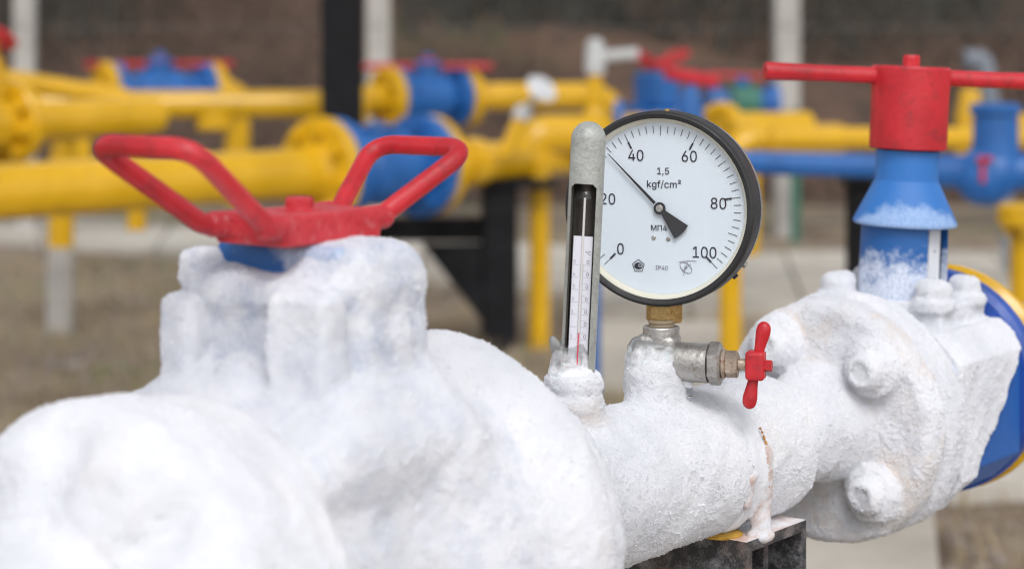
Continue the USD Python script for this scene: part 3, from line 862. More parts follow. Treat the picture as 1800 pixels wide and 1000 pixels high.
class Field:
    def __init__(self, h, noise):
        self.h, self.noise, self.prims = h, noise, []

    def add(self, label, fn, c, R, k=0.012):
        self.prims.append((label, fn, np.array(c, np.float32), R, k))

    def eval(self, P, c, half):
        d = np.full(P.shape[:-1], 0.1, np.float32)
        for lab, fn, pc, R, k in self.prims:
            if np.linalg.norm(pc - c) > R + half + 0.045:
                continue
            e = fn(P)
            hh = np.maximum(k - np.abs(d - e), 0) / k
            d = np.minimum(d, e) - hh * hh * k * 0.25
        return d

    def mesh(self, lo, hi, nlim=0.0075):
        h, B = self.h, 16
        lo, hi = np.array(lo, float), np.array(hi, float)
        n = (np.ceil((hi - lo) / h / B).astype(int)) * B
        F = np.full(n, 1.0, np.float32)
        g = np.stack(np.meshgrid(*[np.arange(B)] * 3, indexing="ij"), -1).astype(np.float32) * h
        half = h * B * 0.87
        for i in range(0, n[0], B):
            for j in range(0, n[1], B):
                for k in range(0, n[2], B):
                    o = lo + np.array([i, j, k]) * h
                    c = o + h * (B - 1) / 2
                    d0 = float(self.eval(c[None].astype(np.float32), c, 0.03)[0])
                    if abs(d0) > half + nlim:
                        F[i:i + B, j:j + B, k:k + B] = d0
                        continue
                    P = (g + o).astype(np.float32)
                    d = self.eval(P, c, half)
                    m = np.abs(d) < nlim
                    if m.any():
                        d[m] -= self.noise(P[m])
                    F[i:i + B, j:j + B, k:k + B] = d
        return self.nets(F, lo)

    def nets(self, F, lo):
        S = F < 0
        nx, ny, nz = F.shape
        cnt = np.zeros((nx - 1, ny - 1, nz - 1), np.int8)
        for a, b, c in np.ndindex(2, 2, 2):
            cnt += S[a:nx - 1 + a, b:ny - 1 + b, c:nz - 1 + c]
        idx = np.argwhere((cnt > 0) & (cnt < 8))
        num = np.full(cnt.shape, -1, np.int32)
        num[tuple(idx.T)] = np.arange(len(idx))
        V, W = np.zeros((len(idx), 3)), np.zeros(len(idx))
        corners = list(np.ndindex(2, 2, 2))
        vals = {c: F[idx[:, 0] + c[0], idx[:, 1] + c[1], idx[:, 2] + c[2]] for c in corners}
        for c in corners:
            for ax in range(3):
                if c[ax] == 0:
                    e = list(c)
                    e[ax] = 1
                    fa, fb = vals[c], vals[tuple(e)]
                    m = (fa < 0) != (fb < 0)
                    t = fa[m] / (fa[m] - fb[m])
                    p = np.tile(np.array(c, float), (m.sum(), 1))
                    p[:, ax] = t
                    V[m] += p
                    W[m] += 1
        V = (V / W[:, None] + idx) * self.h + lo
        faces = []
        for ax in range(3):
            u, w = [(1, 2), (2, 0), (0, 1)][ax]
            sl0, sl1 = [slice(None)] * 3, [slice(None)] * 3
            sl0[ax], sl1[ax] = slice(0, -1), slice(1, None)
            D = S[tuple(sl0)] != S[tuple(sl1)]
            e = np.argwhere(D)
            ok = (e[:, u] > 0) & (e[:, w] > 0) & (e[:, u] < F.shape[u] - 1) & (e[:, w] < F.shape[w] - 1)
            e = e[ok]
            inside = S[tuple(e.T)]
            q = []
            for du, dw in ((-1, -1), (0, -1), (0, 0), (-1, 0)):
                cidx = e.copy()
                cidx[:, u] += du
                cidx[:, w] += dw
                q.append(num[tuple(cidx.T)])
            q = np.stack(q, 1)
            q[~inside] = q[~inside][:, ::-1]
            faces.append(q[(q >= 0).all(1)])
        return V, np.vstack(faces)

    def labels(self, V):
        best, lab = np.full(len(V), 9.0, np.float32), np.zeros(len(V), np.int32)
        V = V.astype(np.float32)
        for i, (l, fn, c, R, k) in enumerate(self.prims):
            m = np.linalg.norm(V - c, axis=1) < R + 0.03
            e = fn(V[m])
            mi = np.where(m)[0]
            b = e < best[mi]
            best[mi[b]] = e[b]
            lab[mi[b]] = i
        return lab


def vnormals(V, Q):
    n = np.cross(V[Q[:, 2]] - V[Q[:, 0]], V[Q[:, 3]] - V[Q[:, 1]])
    N = np.zeros_like(V)
    for k in range(4):
        for c in range(3):
            N[:, c] += np.bincount(Q[:, k], n[:, c], len(V))
    return N / np.maximum(np.linalg.norm(N, axis=1, keepdims=True), 1e-12)


def frost_noise(p):
    big = lat(p, 24.0) * 0.0024
    mid = lat(p, 75.0, 3.3) * 0.0008
    fine = lat(p, 190.0, 9.1) * 0.00035
    grain = lat(p, 420.0, 5.1) * 0.00045
    return big + mid + fine + grain


F = Field(0.0021, frost_noise)
SL = -0.430                                     # stem of the left valve
# left valve
LV = "left"
F.add((LV, "body"), lambda p: sd_cyl(p, (SL, 0, 0), 0, 0.100, 0.115, 0.03), (SL, 0, 0), 0.16, 0.03)
F.add((LV, "body"), lambda p: sd_box(p, (SL, 0, 0.055), (0.070, 0.092, 0.055), 0.035), (SL, 0, 0.055), 0.13, 0.04)
F.add((LV, "bonnet_flange"), lambda p: sd_box(p, (SL - 0.006, 0.004, 0.104), (0.070, 0.108, 0.019), 0.018), (SL, 0, 0.105), 0.14, 0.035)
F.add((LV, "body"), lambda p: sd_cyl(p, (-0.350, 0, 0), 0, 0.128, 0.05, 0.045), (-0.350, 0, 0), 0.15, 0.045)
F.add((LV, "bonnet_flange"), lambda p: sd_box(p, (SL, 0, 0.126), (0.052, 0.086, 0.016), 0.014), (SL, 0, 0.126), 0.12, 0.02)
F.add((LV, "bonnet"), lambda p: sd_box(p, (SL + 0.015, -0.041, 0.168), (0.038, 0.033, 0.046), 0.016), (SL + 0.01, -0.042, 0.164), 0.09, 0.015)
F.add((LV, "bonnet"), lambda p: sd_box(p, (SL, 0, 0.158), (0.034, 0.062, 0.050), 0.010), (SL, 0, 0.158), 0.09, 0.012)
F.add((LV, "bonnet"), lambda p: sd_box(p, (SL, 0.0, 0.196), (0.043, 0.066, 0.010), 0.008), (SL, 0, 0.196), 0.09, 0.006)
for (x, y, hx, hy, z0, z1) in ((-0.042, -0.046, 0.012, 0.026, 0.118, 0.200), (-0.042, 0.062, 0.012, 0.015, 0.105, 0.190), (-0.041, 0.014, 0.010, 0.012, 0.125, 0.150),
                               (0.018, -0.066, 0.010, 0.010, 0.125, 0.190), (0.043, -0.040, 0.012, 0.022, 0.120, 0.20), (0.042, 0.05, 0.012, 0.02, 0.125, 0.19), (-0.012, 0.07, 0.02, 0.012, 0.118, 0.17)):
    c = (SL + x, y, (z0 + z1) / 2)
    F.add((LV, "bonnet_bolt"), lambda p, c=c, hx=hx, hy=hy, hz=(z1 - z0) / 2: sd_box(p, c, (hx, hy, hz), 0.007), c, 0.05, 0.004)
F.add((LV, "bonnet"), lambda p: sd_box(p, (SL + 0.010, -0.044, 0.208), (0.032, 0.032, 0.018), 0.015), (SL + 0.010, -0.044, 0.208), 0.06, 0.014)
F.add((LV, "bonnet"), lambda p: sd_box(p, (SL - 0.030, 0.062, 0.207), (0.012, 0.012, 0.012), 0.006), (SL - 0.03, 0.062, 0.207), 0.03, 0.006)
F.add((LV, "drain_plug"), lambda p: sd_ell(p, (SL - 0.080, 0.016, 0.108), (0.02, 0.02, 0.02)), (SL - 0.08, 0.016, 0.108), 0.03, 0.012)
F.add((LV, "flange"), lambda p: sd_cyl(p, (-0.290, 0, 0), 0, 0.149, 0.031, 0.028), (-0.290, 0, 0), 0.16, 0.03)
F.add((LV, "flange"), lambda p: sd_cyl(p, (-0.535, 0, 0.0), 0, 0.138, 0.02, 0.014), (-0.535, 0, 0), 0.15, 0.02)
# frosted pipe (both sides)
PI_ = "pipe"
F.add((PI_, "flange"), lambda p: sd_cyl(p, (-0.585, 0, 0.0), 0, 0.142, 0.026, 0.016), (-0.585, 0, 0), 0.15, 0.03)
F.add((PI_, "pipe_run"), lambda p: sd_cyl(p, (-0.74, 0, 0), 0, 0.070, 0.15, 0.01), (-0.74, 0, 0), 0.18, 0.05)
for k in range(8):
    a = (k + 0.5) * math.pi / 4
    c = (-0.62, 0.105 * math.cos(a), 0.105 * math.sin(a))
    F.add((PI_, "nut"), lambda p, c=c: sd_cyl(p, c, 0, 0.026, 0.014, 0.012), c, 0.035, 0.035)
F.add((PI_, "flange"), lambda p: sd_cyl(p, (-0.250, 0, 0), 0, 0.128, 0.020, 0.018), (-0.250, 0, 0), 0.14, 0.012)
F.add((PI_, "pipe_run"), lambda p: sd_cyl(p, (-0.212, 0, 0), 0, 0.092, 0.04, 0.033), (-0.220, 0, 0), 0.12, 0.04)
F.add((PI_, "pipe_run"), lambda p: sd_cyl(p, (-0.06, 0, 0), 0, 0.0612, 0.228, 0.014), (-0.06, 0, 0), 0.25, 0.02)
F.add((PI_, "weld_neck"), lambda p: sd_cyl(p, (0.22, 0, 0), 0, 0.046, 0.07, 0.01), (0.22, 0, 0), 0.1, 0.004)
F.add((PI_, "weld_neck"), lambda p: sd_cyl(p, (0.268, 0, 0), 0, 0.053, 0.022, 0.02), (0.268, 0, 0), 0.08, 0.012)
F.add((PI_, "flange"), lambda p: sd_cyl(p, (0.293, 0, 0), 0, 0.113, 0.018, 0.012), (0.293, 0, 0), 0.125, 0.012)
for k in range(4):
    a = math.radians([-41, 48, 139, -138][k])
    y, z = 0.082 * math.sin(a), 0.082 * math.cos(a)
    y, z = [(-0.054, 0.056), (0.046, 0.070), (-0.054, -0.058), (0.054, -0.062)][k]
    c = (0.273, y, z)
    F.add((PI_, "nut"), lambda p, c=c: sd_cyl(p, c, 0, 0.0275, 0.011, 0.009), c, 0.04, 0.006)
    c2 = (0.262, y, z)
    F.add((PI_, "nut"), lambda p, c=c2: sd_cyl(p, c, 0, 0.0180, 0.0125, 0.007), c2, 0.03, 0.006)
    F.add((PI_, "nut"), lambda p, c=(0.2495, y, z): sd_torus(p, c, 0, 0.0115, 0.0022), (0.2495, y, z), 0.02, 0.004)
# thermowell
TS = -0.125
for (z, r, hz) in ((0.072, 0.0222, 0.026), (0.076, 0.0252, 0.006), (0.092, 0.0252, 0.006)):
    F.add((PI_, "thermowell"), lambda p, z=z, r=r, hz=hz: sd_cyl(p, (TS, 0, z), 2, r - 0.003, hz, 0.004), (TS, 0, z), 0.04, 0.003)
F.add((PI_, "thermowell"), lambda p: sd_cap(p, (TS + 0.01, 0, 0.05), (TS, 0, 0.075), 0.025, 0.02), (TS, 0, 0.06), 0.05, 0.010)
# valve root
F.add((PI_, "gauge_stub"), lambda p: sd_cap(p, (0, 0, 0.05), (-0.003, 0, 0.085), 0.0225, 0.0225), (0, 0, 0.07), 0.05, 0.008)
F.add((PI_, "gauge_stub"), lambda p: sd_cyl(p, (-0.0036, 0.0047, 0.076), 2, 0.0222, 0.0235 , 0.007) + lat(p, 90.0, 7.7) * 0.0012, (-0.003, 0.004, 0.076), 0.04, 0.006)
# right valve, frosted face
RV = "right"
F.add((RV, "flange"), lambda p: sd_cyl(p, (0.327, 0, 0), 0, 0.1165, 0.017, 0.010), (0.327, 0, 0), 0.125, 0.006)
F.add((RV, "bonnet_plate"), lambda p: sd_box(p, (0.44, 0, 0.088), (0.049, 0.067, 0.0135), 0.004), (0.44, 0, 0.088), 0.09, 0.004)
for (a, b) in ((-1, 1), (-1, -1), (1, -1), (1, 1)):
    c = (0.44 + a * 0.034, b * 0.053, 0.110)
    F.add((RV, "bonnet_nut"), lambda p, c=c: sd_cyl(p, c, 2, 0.0165, 0.014, 0.008), c, 0.03, 0.005)
    c2 = (0.44 + a * 0.034, b * 0.053, 0.101)
    F.add((RV, "bonnet_nut"), lambda p, c=c2: sd_cyl(p, c, 2, 0.021, 0.006, 0.004), c2, 0.03, 0.005)
F.add((RV, "body_frost"), lambda p: np.maximum(sd_oct(p, 0.350, 0.498, 0.1065, 0.081, 0.114), (p[..., 0] - 0.93 * p[..., 2] - 0.436) * 0.73 + lat(p, 40.0) * 0.004), (0.42, 0, 0), 0.17, 0.006)
def frosty(h, lo, hi, seed):
    F.h = h
    V, Q = F.mesh(lo, hi)
    N = vnormals(V, Q)
    # fine frost grains: push single vertices in and out
    rg = np.random.default_rng(seed)
    amp = 0.00022 + 0.00042 * np.clip(lat(V, 60.0, 20.0) + 0.4, 0, 1)
    V = V + N * (np.abs(rg.normal(0, 1, len(V))) * amp)[:, None]
    return V, Q, vnormals(V, Q)


V1, Q1, N1 = frosty(0.0025, (-0.895, -0.160, -0.158), (-0.235, 0.158, 0.236), 5)
V2, Q2, N2 = frosty(0.0015, (-0.2385, -0.125, -0.125), (0.52, 0.125, 0.140), 6)
V1k = V1[:, 0] < -0.2345
V, Q, N = np.vstack([V1, V2]), np.vstack([Q1[V1k[Q1].all(1)], Q2 + len(V1)]), np.vstack([N1, N2])
lab = F.labels(V)[Q[:, 0]]

T_left = M4(G0 + np.array([UX * SL, UY * SL, 0]), RZF)
T_right = M4(G0 + np.array([UX * 0.44, UY * 0.44, 0]), RZF)
left = thing("frosted_gate_valve", "frost covered gate valve with red looped hand wheel, nearest the camera", "valve", T_left)
pipe = thing("frosted_pipe", "thick white frosted pipe with bolted flanges carrying the gauge and thermometer", "pipe", MF)
right = thing("frosted_plug_valve", "blue valve with frosted flange, blue cone neck and red T bar handle", "valve", T_right)
OWN = {LV: (left, SL), PI_: (pipe, 0.0), RV: (right, 0.44)}
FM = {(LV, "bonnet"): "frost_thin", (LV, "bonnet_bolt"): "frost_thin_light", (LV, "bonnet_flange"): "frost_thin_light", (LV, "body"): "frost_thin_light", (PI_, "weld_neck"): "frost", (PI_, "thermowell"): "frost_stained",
      (PI_, "gauge_stub"): "frost", (RV, "flange"): "frost", (RV, "bonnet_plate"): "frost_clean", (RV, "bonnet_nut"): "frost_clean", (RV, "body_frost"): "frost_clean"}
groups = {}
for i, pr in enumerate(F.prims):
    lb = pr[0]
    # every nut / bolt / flange stays a part of its own; pieces of one part share a mesh
    if lb[1] in ("nut", "bonnet_bolt", "bonnet_nut", "flange"):
        key = lb + (tuple(np.round(pr[2][1:], 3).tolist()) if lb[1] != "flange" else (round(float(pr[2][0]), 2),))
        if lb == (RV, "bonnet_nut"):
            key = lb + (round(float(pr[2][0]), 3), round(float(pr[2][1]), 3))
        if lb == (LV, "bonnet_bolt"):
            key = lb + (i,)
    elif lb == (PI_, "pipe_run"):
        key = lb + (bool(pr[2][0] < -0.5),)
    else:
        key = lb
    groups.setdefault(key, []).append(i)
for key, ids in groups.items():
    owner, off = OWN[key[0]]
    q = Q[np.isin(lab, ids)]
    if len(q) < 30:
        continue
    u, inv = np.unique(q, return_inverse=True)
    mat = FM.get(key[:2], "frost")
    if key[0] == PI_ and key[1] == "flange" and key[2] > 0.2:
        mat = "frost_stained"
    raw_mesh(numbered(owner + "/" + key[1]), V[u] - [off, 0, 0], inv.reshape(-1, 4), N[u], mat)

def grains(V, Q, owner, density, r0, seed, flat_=0.8):
    """small ice crystals sitting on the frost"""
    own, off = OWN[owner]
    sel = np.array([F.prims[i][0][0] == owner for i in range(len(F.prims))])
    q = Q[sel[lab[QOFF[id(V)]:QOFF[id(V)] + len(Q)]]]
    rg = np.random.default_rng(seed)
    a, b, c, d = (V[q[:, i]] for i in range(4))
    area = np.linalg.norm(np.cross(c - a, d - b), axis=1) / 2
    n = rg.poisson(area * density)
    f = np.repeat(np.arange(len(q)), n)
    m = len(f)
    u, w = rg.uniform(0, 1, (m, 1)), rg.uniform(0, 1, (m, 1))
    p = (a[f] * (1 - u) + b[f] * u) * (1 - w) + (d[f] * (1 - u) + c[f] * u) * w
    r = r0 * rg.lognormal(0, 0.35, m)
    o = np.array([[1, 0, 0], [-1, 0, 0], [0, 1, 0], [0, -1, 0], [0, 0, 1], [0, 0, -1]], float)
    tri = np.array([[0, 2, 4], [2, 1, 4], [1, 3, 4], [3, 0, 4], [2, 0, 5], [1, 2, 5], [3, 1, 5], [0, 3, 5]])
    qr = rg.normal(0, 1, (m, 4))
    qr /= np.linalg.norm(qr, axis=1, keepdims=True)
    x, y, z, s = qr.T
    R = np.stack([np.stack([1 - 2 * (y * y + z * z), 2 * (x * y - z * s), 2 * (x * z + y * s)], -1), np.stack([2 * (x * y + z * s), 1 - 2 * (x * x + z * z), 2 * (y * z - x * s)], -1),
                  np.stack([2 * (x * z - y * s), 2 * (y * z + x * s), 1 - 2 * (x * x + y * y)], -1)], 1)
    v = np.einsum("nij,kj->nki", R, o) * (r[:, None, None] * rg.uniform(0.7, 1.3, (m, 6, 1))) + (p - [off, 0, 0])[:, None]
    part(own, "frost_crystals", (v.reshape(-1, 3), (tri[None] + 6 * np.arange(m)[:, None, None]).reshape(-1, 3)), "frost_grain", False, kind="stuff")


Q1s = Q1[V1k[Q1].all(1)]
QOFF = {id(V1): 0, id(V2): len(Q1s)}
grains(V1, Q1s, LV, 150000, 0.0006, 11)
grains(V1, Q1s, PI_, 120000, 0.0006, 14)
grains(V2, Q2, PI_, 420000, 0.00046, 12)
grains(V2, Q2, RV, 360000, 0.00048, 13)

# ---- left valve: gland, stem, hand wheel
gl = cat_(rbox((0, 0.0, 0.215), (0.046, 0.112, 0.022), 0.006), )
frosted_paint("gland_paint", BLU, (3.0, -9.0, 6.0, -1.2), 40.0, cover=(0.60, 0.66, 0.76), maxc=0.8)
part(left, "gland", gl, "gland_paint")
part(left, "gland_bolt", hexnut((-0.008, 0.048, 0.226), (-0.008, 0.048, 0.236), 0.009), "blue_paint")
part(left, "stem", rod((0, 0, 0.2), (0, 0, 0.2435), 0.012), "rusty_steel")
HZ = 0.236
hub = m3.Manifold.batch_hull([m3.Manifold.sphere(0.003, 10).translate((x * 0.043, y * 0.029, z)) for x in (-1, 1) for y in (-1, 1) for z in (HZ - 0.007, HZ + 0.007)])
hub = hub + m3.Manifold.cylinder(0.010, 0.025, 0.023, 32).translate((0, 0, HZ - 0.001))
hub = hub + m3.Manifold.cylinder(0.02, 0.022, 0.022, 32).translate((0, 0, HZ - 0.02))
for sx in (-1, 1):
    for sy in (-1, 1):
        hub = hub + m3.Manifold.batch_hull([m3.Manifold.sphere(0.0085, 14).translate((sx * 0.02, sy * 0.024, HZ + 0.002)), m3.Manifold.sphere(0.0085, 14).translate((sx * 0.055, sy * 0.024, HZ + 0.003))])
hubp = part(left, "hand_wheel", tm(hub), "red_cast_paint", smooth=40)
for s, top, far in ((-1, 0.293, 0.137), (1, 0.283, 0.124)):
    pts = [(s * 0.030, 0.024, HZ + 0.003), (s * 0.063, 0.024, HZ + 0.003), (s * far, 0.045, top), (s * far, -0.045, top), (s * 0.055, -0.024, HZ + 0.004), (s * 0.030, -0.024, HZ + 0.003)]
    pts = fillet(pts, 0.016, 8)
    part(hubp, "wheel_loop", tube(pts, 0.0067, 20), "red_paint", smooth=60)
part(hubp, "hub_nut", cat_(lathe([(0, 0), (0.015, 0), (0.0155, 0.002), (0.0095, 0.003), (0.0095, 0.0085), (0.008, 0.010), (0, 0.010)], 24, (0, 0, HZ + 0.0085), (0, 0, 1))), "red_cast_paint")

# ---- right valve: painted parts
frosted_paint("body_paint", (0.013, 0.09, 0.32), (-14.0, 0.0, 13.0, -0.25), 28.0, cover=(0.72, 0.755, 0.82), maxc=0.95)
frosted_paint("yoke_paint", BLU, (0.0, 0.0, -14.0, 1.95), 45.0, cover=(0.74, 0.78, 0.85), maxc=0.9)
frosted_paint("cone_paint", (0.026, 0.155, 0.46), (-16.0, -8.0, -30.0, 5.2), 40.0, cover=(0.42, 0.55, 0.75), maxc=0.7)


def octprism(x0, x1, t, z, ch, taper=0.0):
    c = ch / 0.7071
    ring = [(t, c - t), (c - z, z), (-(c - z), z), (-t, c - t), (-t, -(c - t)), (-(c - z), -z), ((c - z), -z), (t, -(c - t))]
    s = m3.Manifold.sphere(0.006, 10)
    return tm(m3.Manifold.batch_hull([s.translate((x, a * 0.94, b * 0.94)) for x in (x0, x1) for a, b in ring]))


part(right, "body", octprism(-0.105, 0.055, 0.101, 0.0755, 0.1075), "body_paint", smooth=25)
flange(right, 0.058, 0.115, 0.026, "dark_blue_paint", bolts=4, bolt_r=0.013, side=-1, phase=0.785, bc=0.74, dz=0.010)
part(right, "neck", lathe([(0, 0.0), (0.07, 0.0), (0.06, 0.010), (0, 0.010)], 40, (0.048, 0, 0.006), (1, 0, 0.006)), "dark_blue_paint")
# the yellow pipe beyond it
yb = thing("yellow_outlet_pipe", "yellow flange and pipe bolted behind the right frosted valve", "pipe", M4(G0 + np.array([UX, UY, 0]) * 0.528 + [0, 0, 0.010], RZF))
flange(yb, 0.001, 0.1165, 0.02, "yellow_paint", bolts=4, bolt_r=0.014, side=1, phase=0.785, bc=0.76)
part(yb, "pipe_run", rod((0.02, 0, 0), (0.5, 0, 0), 0.054, seg=36), "yellow_paint")
# stem stack, leaning a little
LEAN = 2.4
Ml = trimesh.transformations.rotation_matrix(math.radians(LEAN), np.linalg.inv(T_right)[:3, :3] @ np.array([0, 1.0, 0]), [0, 0, 0.1])


def stem_part(parent, name, mesh, mat, smooth=32, **k):
    return part(parent, name, moved(mesh, Ml), mat, smooth, **k)


# yoke: half tube with window
fw = np.linalg.inv(T_right)[:3, :3] @ np.array([0.0, -1.0, 0.0])   # towards the camera side, in the valve's frame
fa = math.degrees(math.atan2(fw[1], fw[0]))
yk = m3.Manifold.cylinder(0.075, 0.044, 0.043, 48).translate((0, 0, 0.102)) - m3.Manifold.cylinder(0.09, 0.037, 0.037, 48).translate((0, 0, 0.095))
win = m3.Manifold.cube((0.036, 0.036, 0.09), True).translate((0.045, 0, 0.135)).rotate((0, 0, fa + 46))
win2 = m3.Manifold.cube((0.05, 0.036, 0.09), True).translate((0.045, 0, 0.135)).rotate((0, 0, fa + 226))
stem_part(right, "yoke", tm(yk - win - win2), "yoke_paint", 40)
pl = m3.Manifold.cube((0.004, 0.0185, 0.072), True) - m3.Manifold.cylinder(0.02, 0.002, 0.002, 14, True).rotate((0, 90, 0)).translate((0, 0, 0.014))
pl = pl.translate((0.0345, 0.000, 0.137)).rotate((0, 0, fa + 44))
stem_part(right, "lock_plate", tm(pl), "plate_white", False)
stem_part(right, "stem", rod((0, 0, 0.09), (0, 0, 0.2), 0.018), "dark_inside")
stem_part(right, "cone", lathe([(0, 0.176), (0.049, 0.174), (0.0515, 0.1755), (0.0515, 0.178), (0.033, 0.216), (0.0315, 0.219), (0.0315, 0.249), (0, 0.249)], 64), "cone_paint", 20)
hb = stem_part(right, "handle_hub", lathe([(0, 0.2505), (0.0375, 0.2505), (0.0385, 0.2515), (0.0388, 0.3085), (0.0393, 0.3098), (0.0395, 0.3308), (0.038, 0.333), (0, 0.333)], 64), "red_paint", 25)
stem_part(hb, "cap_nut", lathe([(0, 0.333), (0.0088, 0.333), (0.0088, 0.342), (0.0075, 0.3445), (0, 0.3445)], 8), "red_paint", 20)
bd = np.linalg.inv(T_right)[:3, :3] @ (np.array([0.985, 0.17, 0.0]))
bz = np.array([0, 0, 0.3225])
for s in (-1, 1):
    stem_part(hb, "handle_bar", lathe([(0, 0.03), (0.0083, 0.03), (0.0083, 0.1), (0.0092, 0.148), (0.0085, 0.152), (0, 0.153)], 24, bz, bz + s * bd), "red_paint", 32)

# ================================================================== clamp and beam under the pipe
paint("beam_black", (0.02, 0.02, 0.022), 0.5, 0.3, 30, 0.3)
usdkit.material(stage, "/World/Looks/frosty_beam", {
    "tc": ("texture_coordinate", {}), "g": ("geometry", {}), "sx": ("separate_xyz", {}),
    "n": ("noise_texture", {"scale": 60.0, "detail": 10.0, "roughness": 0.6}), "n3": ("noise_texture", {"scale": 500.0, "detail": 4.0, "roughness": 0.7}),
    "nm": ("math", {"math_type": "multiply_add", "value2": 0.45, "value3": 0.28}), "k": ("math", {"math_type": "multiply_add", "value2": 0.42}), "mr": ("map_range", {"from_min": 0.60, "from_max": 1.06, "to_min": 0.0, "to_max": 0.95, "clamp": True}),
    "n5": ("noise_texture", {"scale": 22.0, "detail": 5.0}), "st": ("rgb_ramp", {"ramp": [(0.45, (0.80, 0.80, 0.82)), (0.62, (0.62, 0.42, 0.34))]}),
    "k2": ("math", {"math_type": "multiply_add", "value2": 0.25}),
    "mx": ("mix", {"color1": (0.022, 0.022, 0.024)}), "b": ("bump", {"strength": 0.6, "distance": 0.0015}), "p": ("principled_bsdf", {"roughness": 0.55})},
    [("g.normal", "sx.vector"), ("tc.object", "n.vector"), ("tc.object", "n3.vector"), ("tc.object", "n5.vector"), ("sx.z", "k.value1"), ("n.fac", "nm.value1"), ("nm.value", "k.value3"),
     ("n3.fac", "k2.value1"), ("k.value", "k2.value3"), ("k2.value", "mr.value"), ("n5.fac", "st.fac"), ("st.color", "mx.color2"), ("mr.result", "mx.fac"), ("mx.color", "p.base_color"), ("n3.fac", "b.height"), ("b.normal", "p.normal")],
    surface="p.BSDF")
beam = thing("support_beam", "black hollow steel beam dusted with frost, holding up the frosted pipe", "beam", M4(G0 + np.array([UX, UY, 0]) * 0.092, RZF))
ZT = -0.0570
w_, h_ = 0.100, 0.12
ob = m3.Manifold.cube((w_, 0.75, h_), True)
ib = m3.Manifold.cube((w_ - 0.018, 0.9, h_ - 0.018), True)
bm = (ob - ib).translate((0, 0.75 / 2 - 0.058, ZT - h_ / 2))
part(beam, "box_section", tm(bm), "frosty_beam", False)
part(beam, "inner_web", box((0.012, 0.3, ZT - h_ / 2), (0.008, 0.68, h_ - 0.02)), "frosty_beam", False)
clamp = thing("pipe_clamp", "frosted strap round the pipe with rusty bolt on the beam", "clamp", M4(G0 + np.array([UX, UY, 0]) * 0.055, RZF))
CF = Field(0.0016, lambda p: frost_noise(p) * 0.7)
CF.add("strap", lambda p: sd_cyl(p, (0, 0, 0), 0, 0.0642, 0.011, 0.005), (0, 0, 0), 0.08, 0.004)
CF.add("rod", lambda p: sd_cap(p, (0.014, -0.0565, 0.012), (0.017, -0.054, -0.056), 0.0085, 0.0085), (0.016, -0.058, -0.03), 0.05, 0.008)
CF.add("rod", lambda p: sd_ell(p, (0.018, -0.053, -0.0575), (0.013, 0.012, 0.004)), (0.018, -0.053, -0.0575), 0.02, 0.004)
CF.add("ear", lambda p: sd_cap(p, (-0.012, -0.060, -0.004), (-0.010, -0.056, -0.026), 0.006, 0.004), (-0.011, -0.062, -0.015), 0.03, 0.005)
v, q = CF.mesh((-0.035, -0.085, -0.085), (0.045, 0.085, 0.085))
n_ = vnormals(v, q)
v = v + n_ * (np.abs(np.random.default_rng(8).normal(0, 1, len(v))) * 0.0004)[:, None]
lb = CF.labels(v)[q[:, 0]]
for nm, ids, mat in (("strap", [0], "frost"), ("bolt_rod", [1, 2], "frost_rusty"), ("strap_ear", [3], "frost_rusty")):
    qq = q[np.isin(lb, ids)]
    u, inv = np.unique(qq, return_inverse=True)
    raw_mesh(numbered(clamp + "/" + nm), v[u], inv.reshape(-1, 4), n_[u], mat)
part(clamp, "rubber_pad", lathe([(0, 0), (0.018, 0), (0.019, 0.002), (0.016, 0.004), (0, 0.004)], 30, (-0.002, -0.026, -0.0578), (-0.002, -0.026, 1)), "pad_yellow")
rr_ = np.random.default_rng(21)
seams = []
for a0, a1 in ((-1.80, -1.50), (-1.44, -1.36), (-1.28, -1.02)):
    ang = np.linspace(a0, a1, 16)
    seams.append(tube(np.array([(0.0128 + rr_.normal(0, 0.0005), 0.0650 * math.sin(a), 0.0650 * math.cos(a)) for a in ang]), np.clip(0.0006 + rr_.normal(0, 0.0006, 16), 0.0002, 0.002), 8))
for rust in seams:
    part(clamp, "rust_seam", rust, "rust")

# ================================================================== gauge
GZ = CAM_H - 0.1348
gauge = thing("pressure_gauge", "round black rimmed pressure gauge with white dial in kgf/cm²", "gauge", M4((0.1231, 1.65, GZ), -19.3, 0.0))
Y_ = (0, -1, 0)   # towards the viewer


def front(profile, seg=96):
    return lathe(profile, seg, (0, 0, 0), Y_)


part(gauge, "case", front([(0, -0.036), (0.070, -0.036), (0.076, -0.034), (0.0775, -0.030), (0.0775, 0.0), (0.0745, 0.0), (0.0745, -0.002), (0.0, -0.002)]), "gauge_black", 25)
part(gauge, "bezel", front([(0.0770, -0.022), (0.0800, -0.021), (0.0807, -0.018), (0.0807, 0.0068), (0.0798, 0.0088), (0.0782, 0.0098), (0.0758, 0.0090), (0.0746, 0.0078), (0.0746, 0.0005)]), "gauge_black", 40)
part(gauge, "clamp_band", front([(0.0776, -0.031), (0.0792, -0.0305), (0.0792, -0.0225), (0.0776, -0.022)]), "steel", 25)
part(gauge, "gasket", front([(0.0746, 0.0064), (0.0736, 0.0060), (0.0718, 0.0010), (0.0712, 0.0004)]), "gasket_cream", 40)
part(gauge, "dial", front([(0.0738, -0.0012), (0.0738, 0.0), (0, 0.0)]), "dial_white", False)
part(gauge, "glass", front([(0.0745, 0.0062), (0.0745, 0.0076), (0, 0.0076)]), "clear_glass", False)


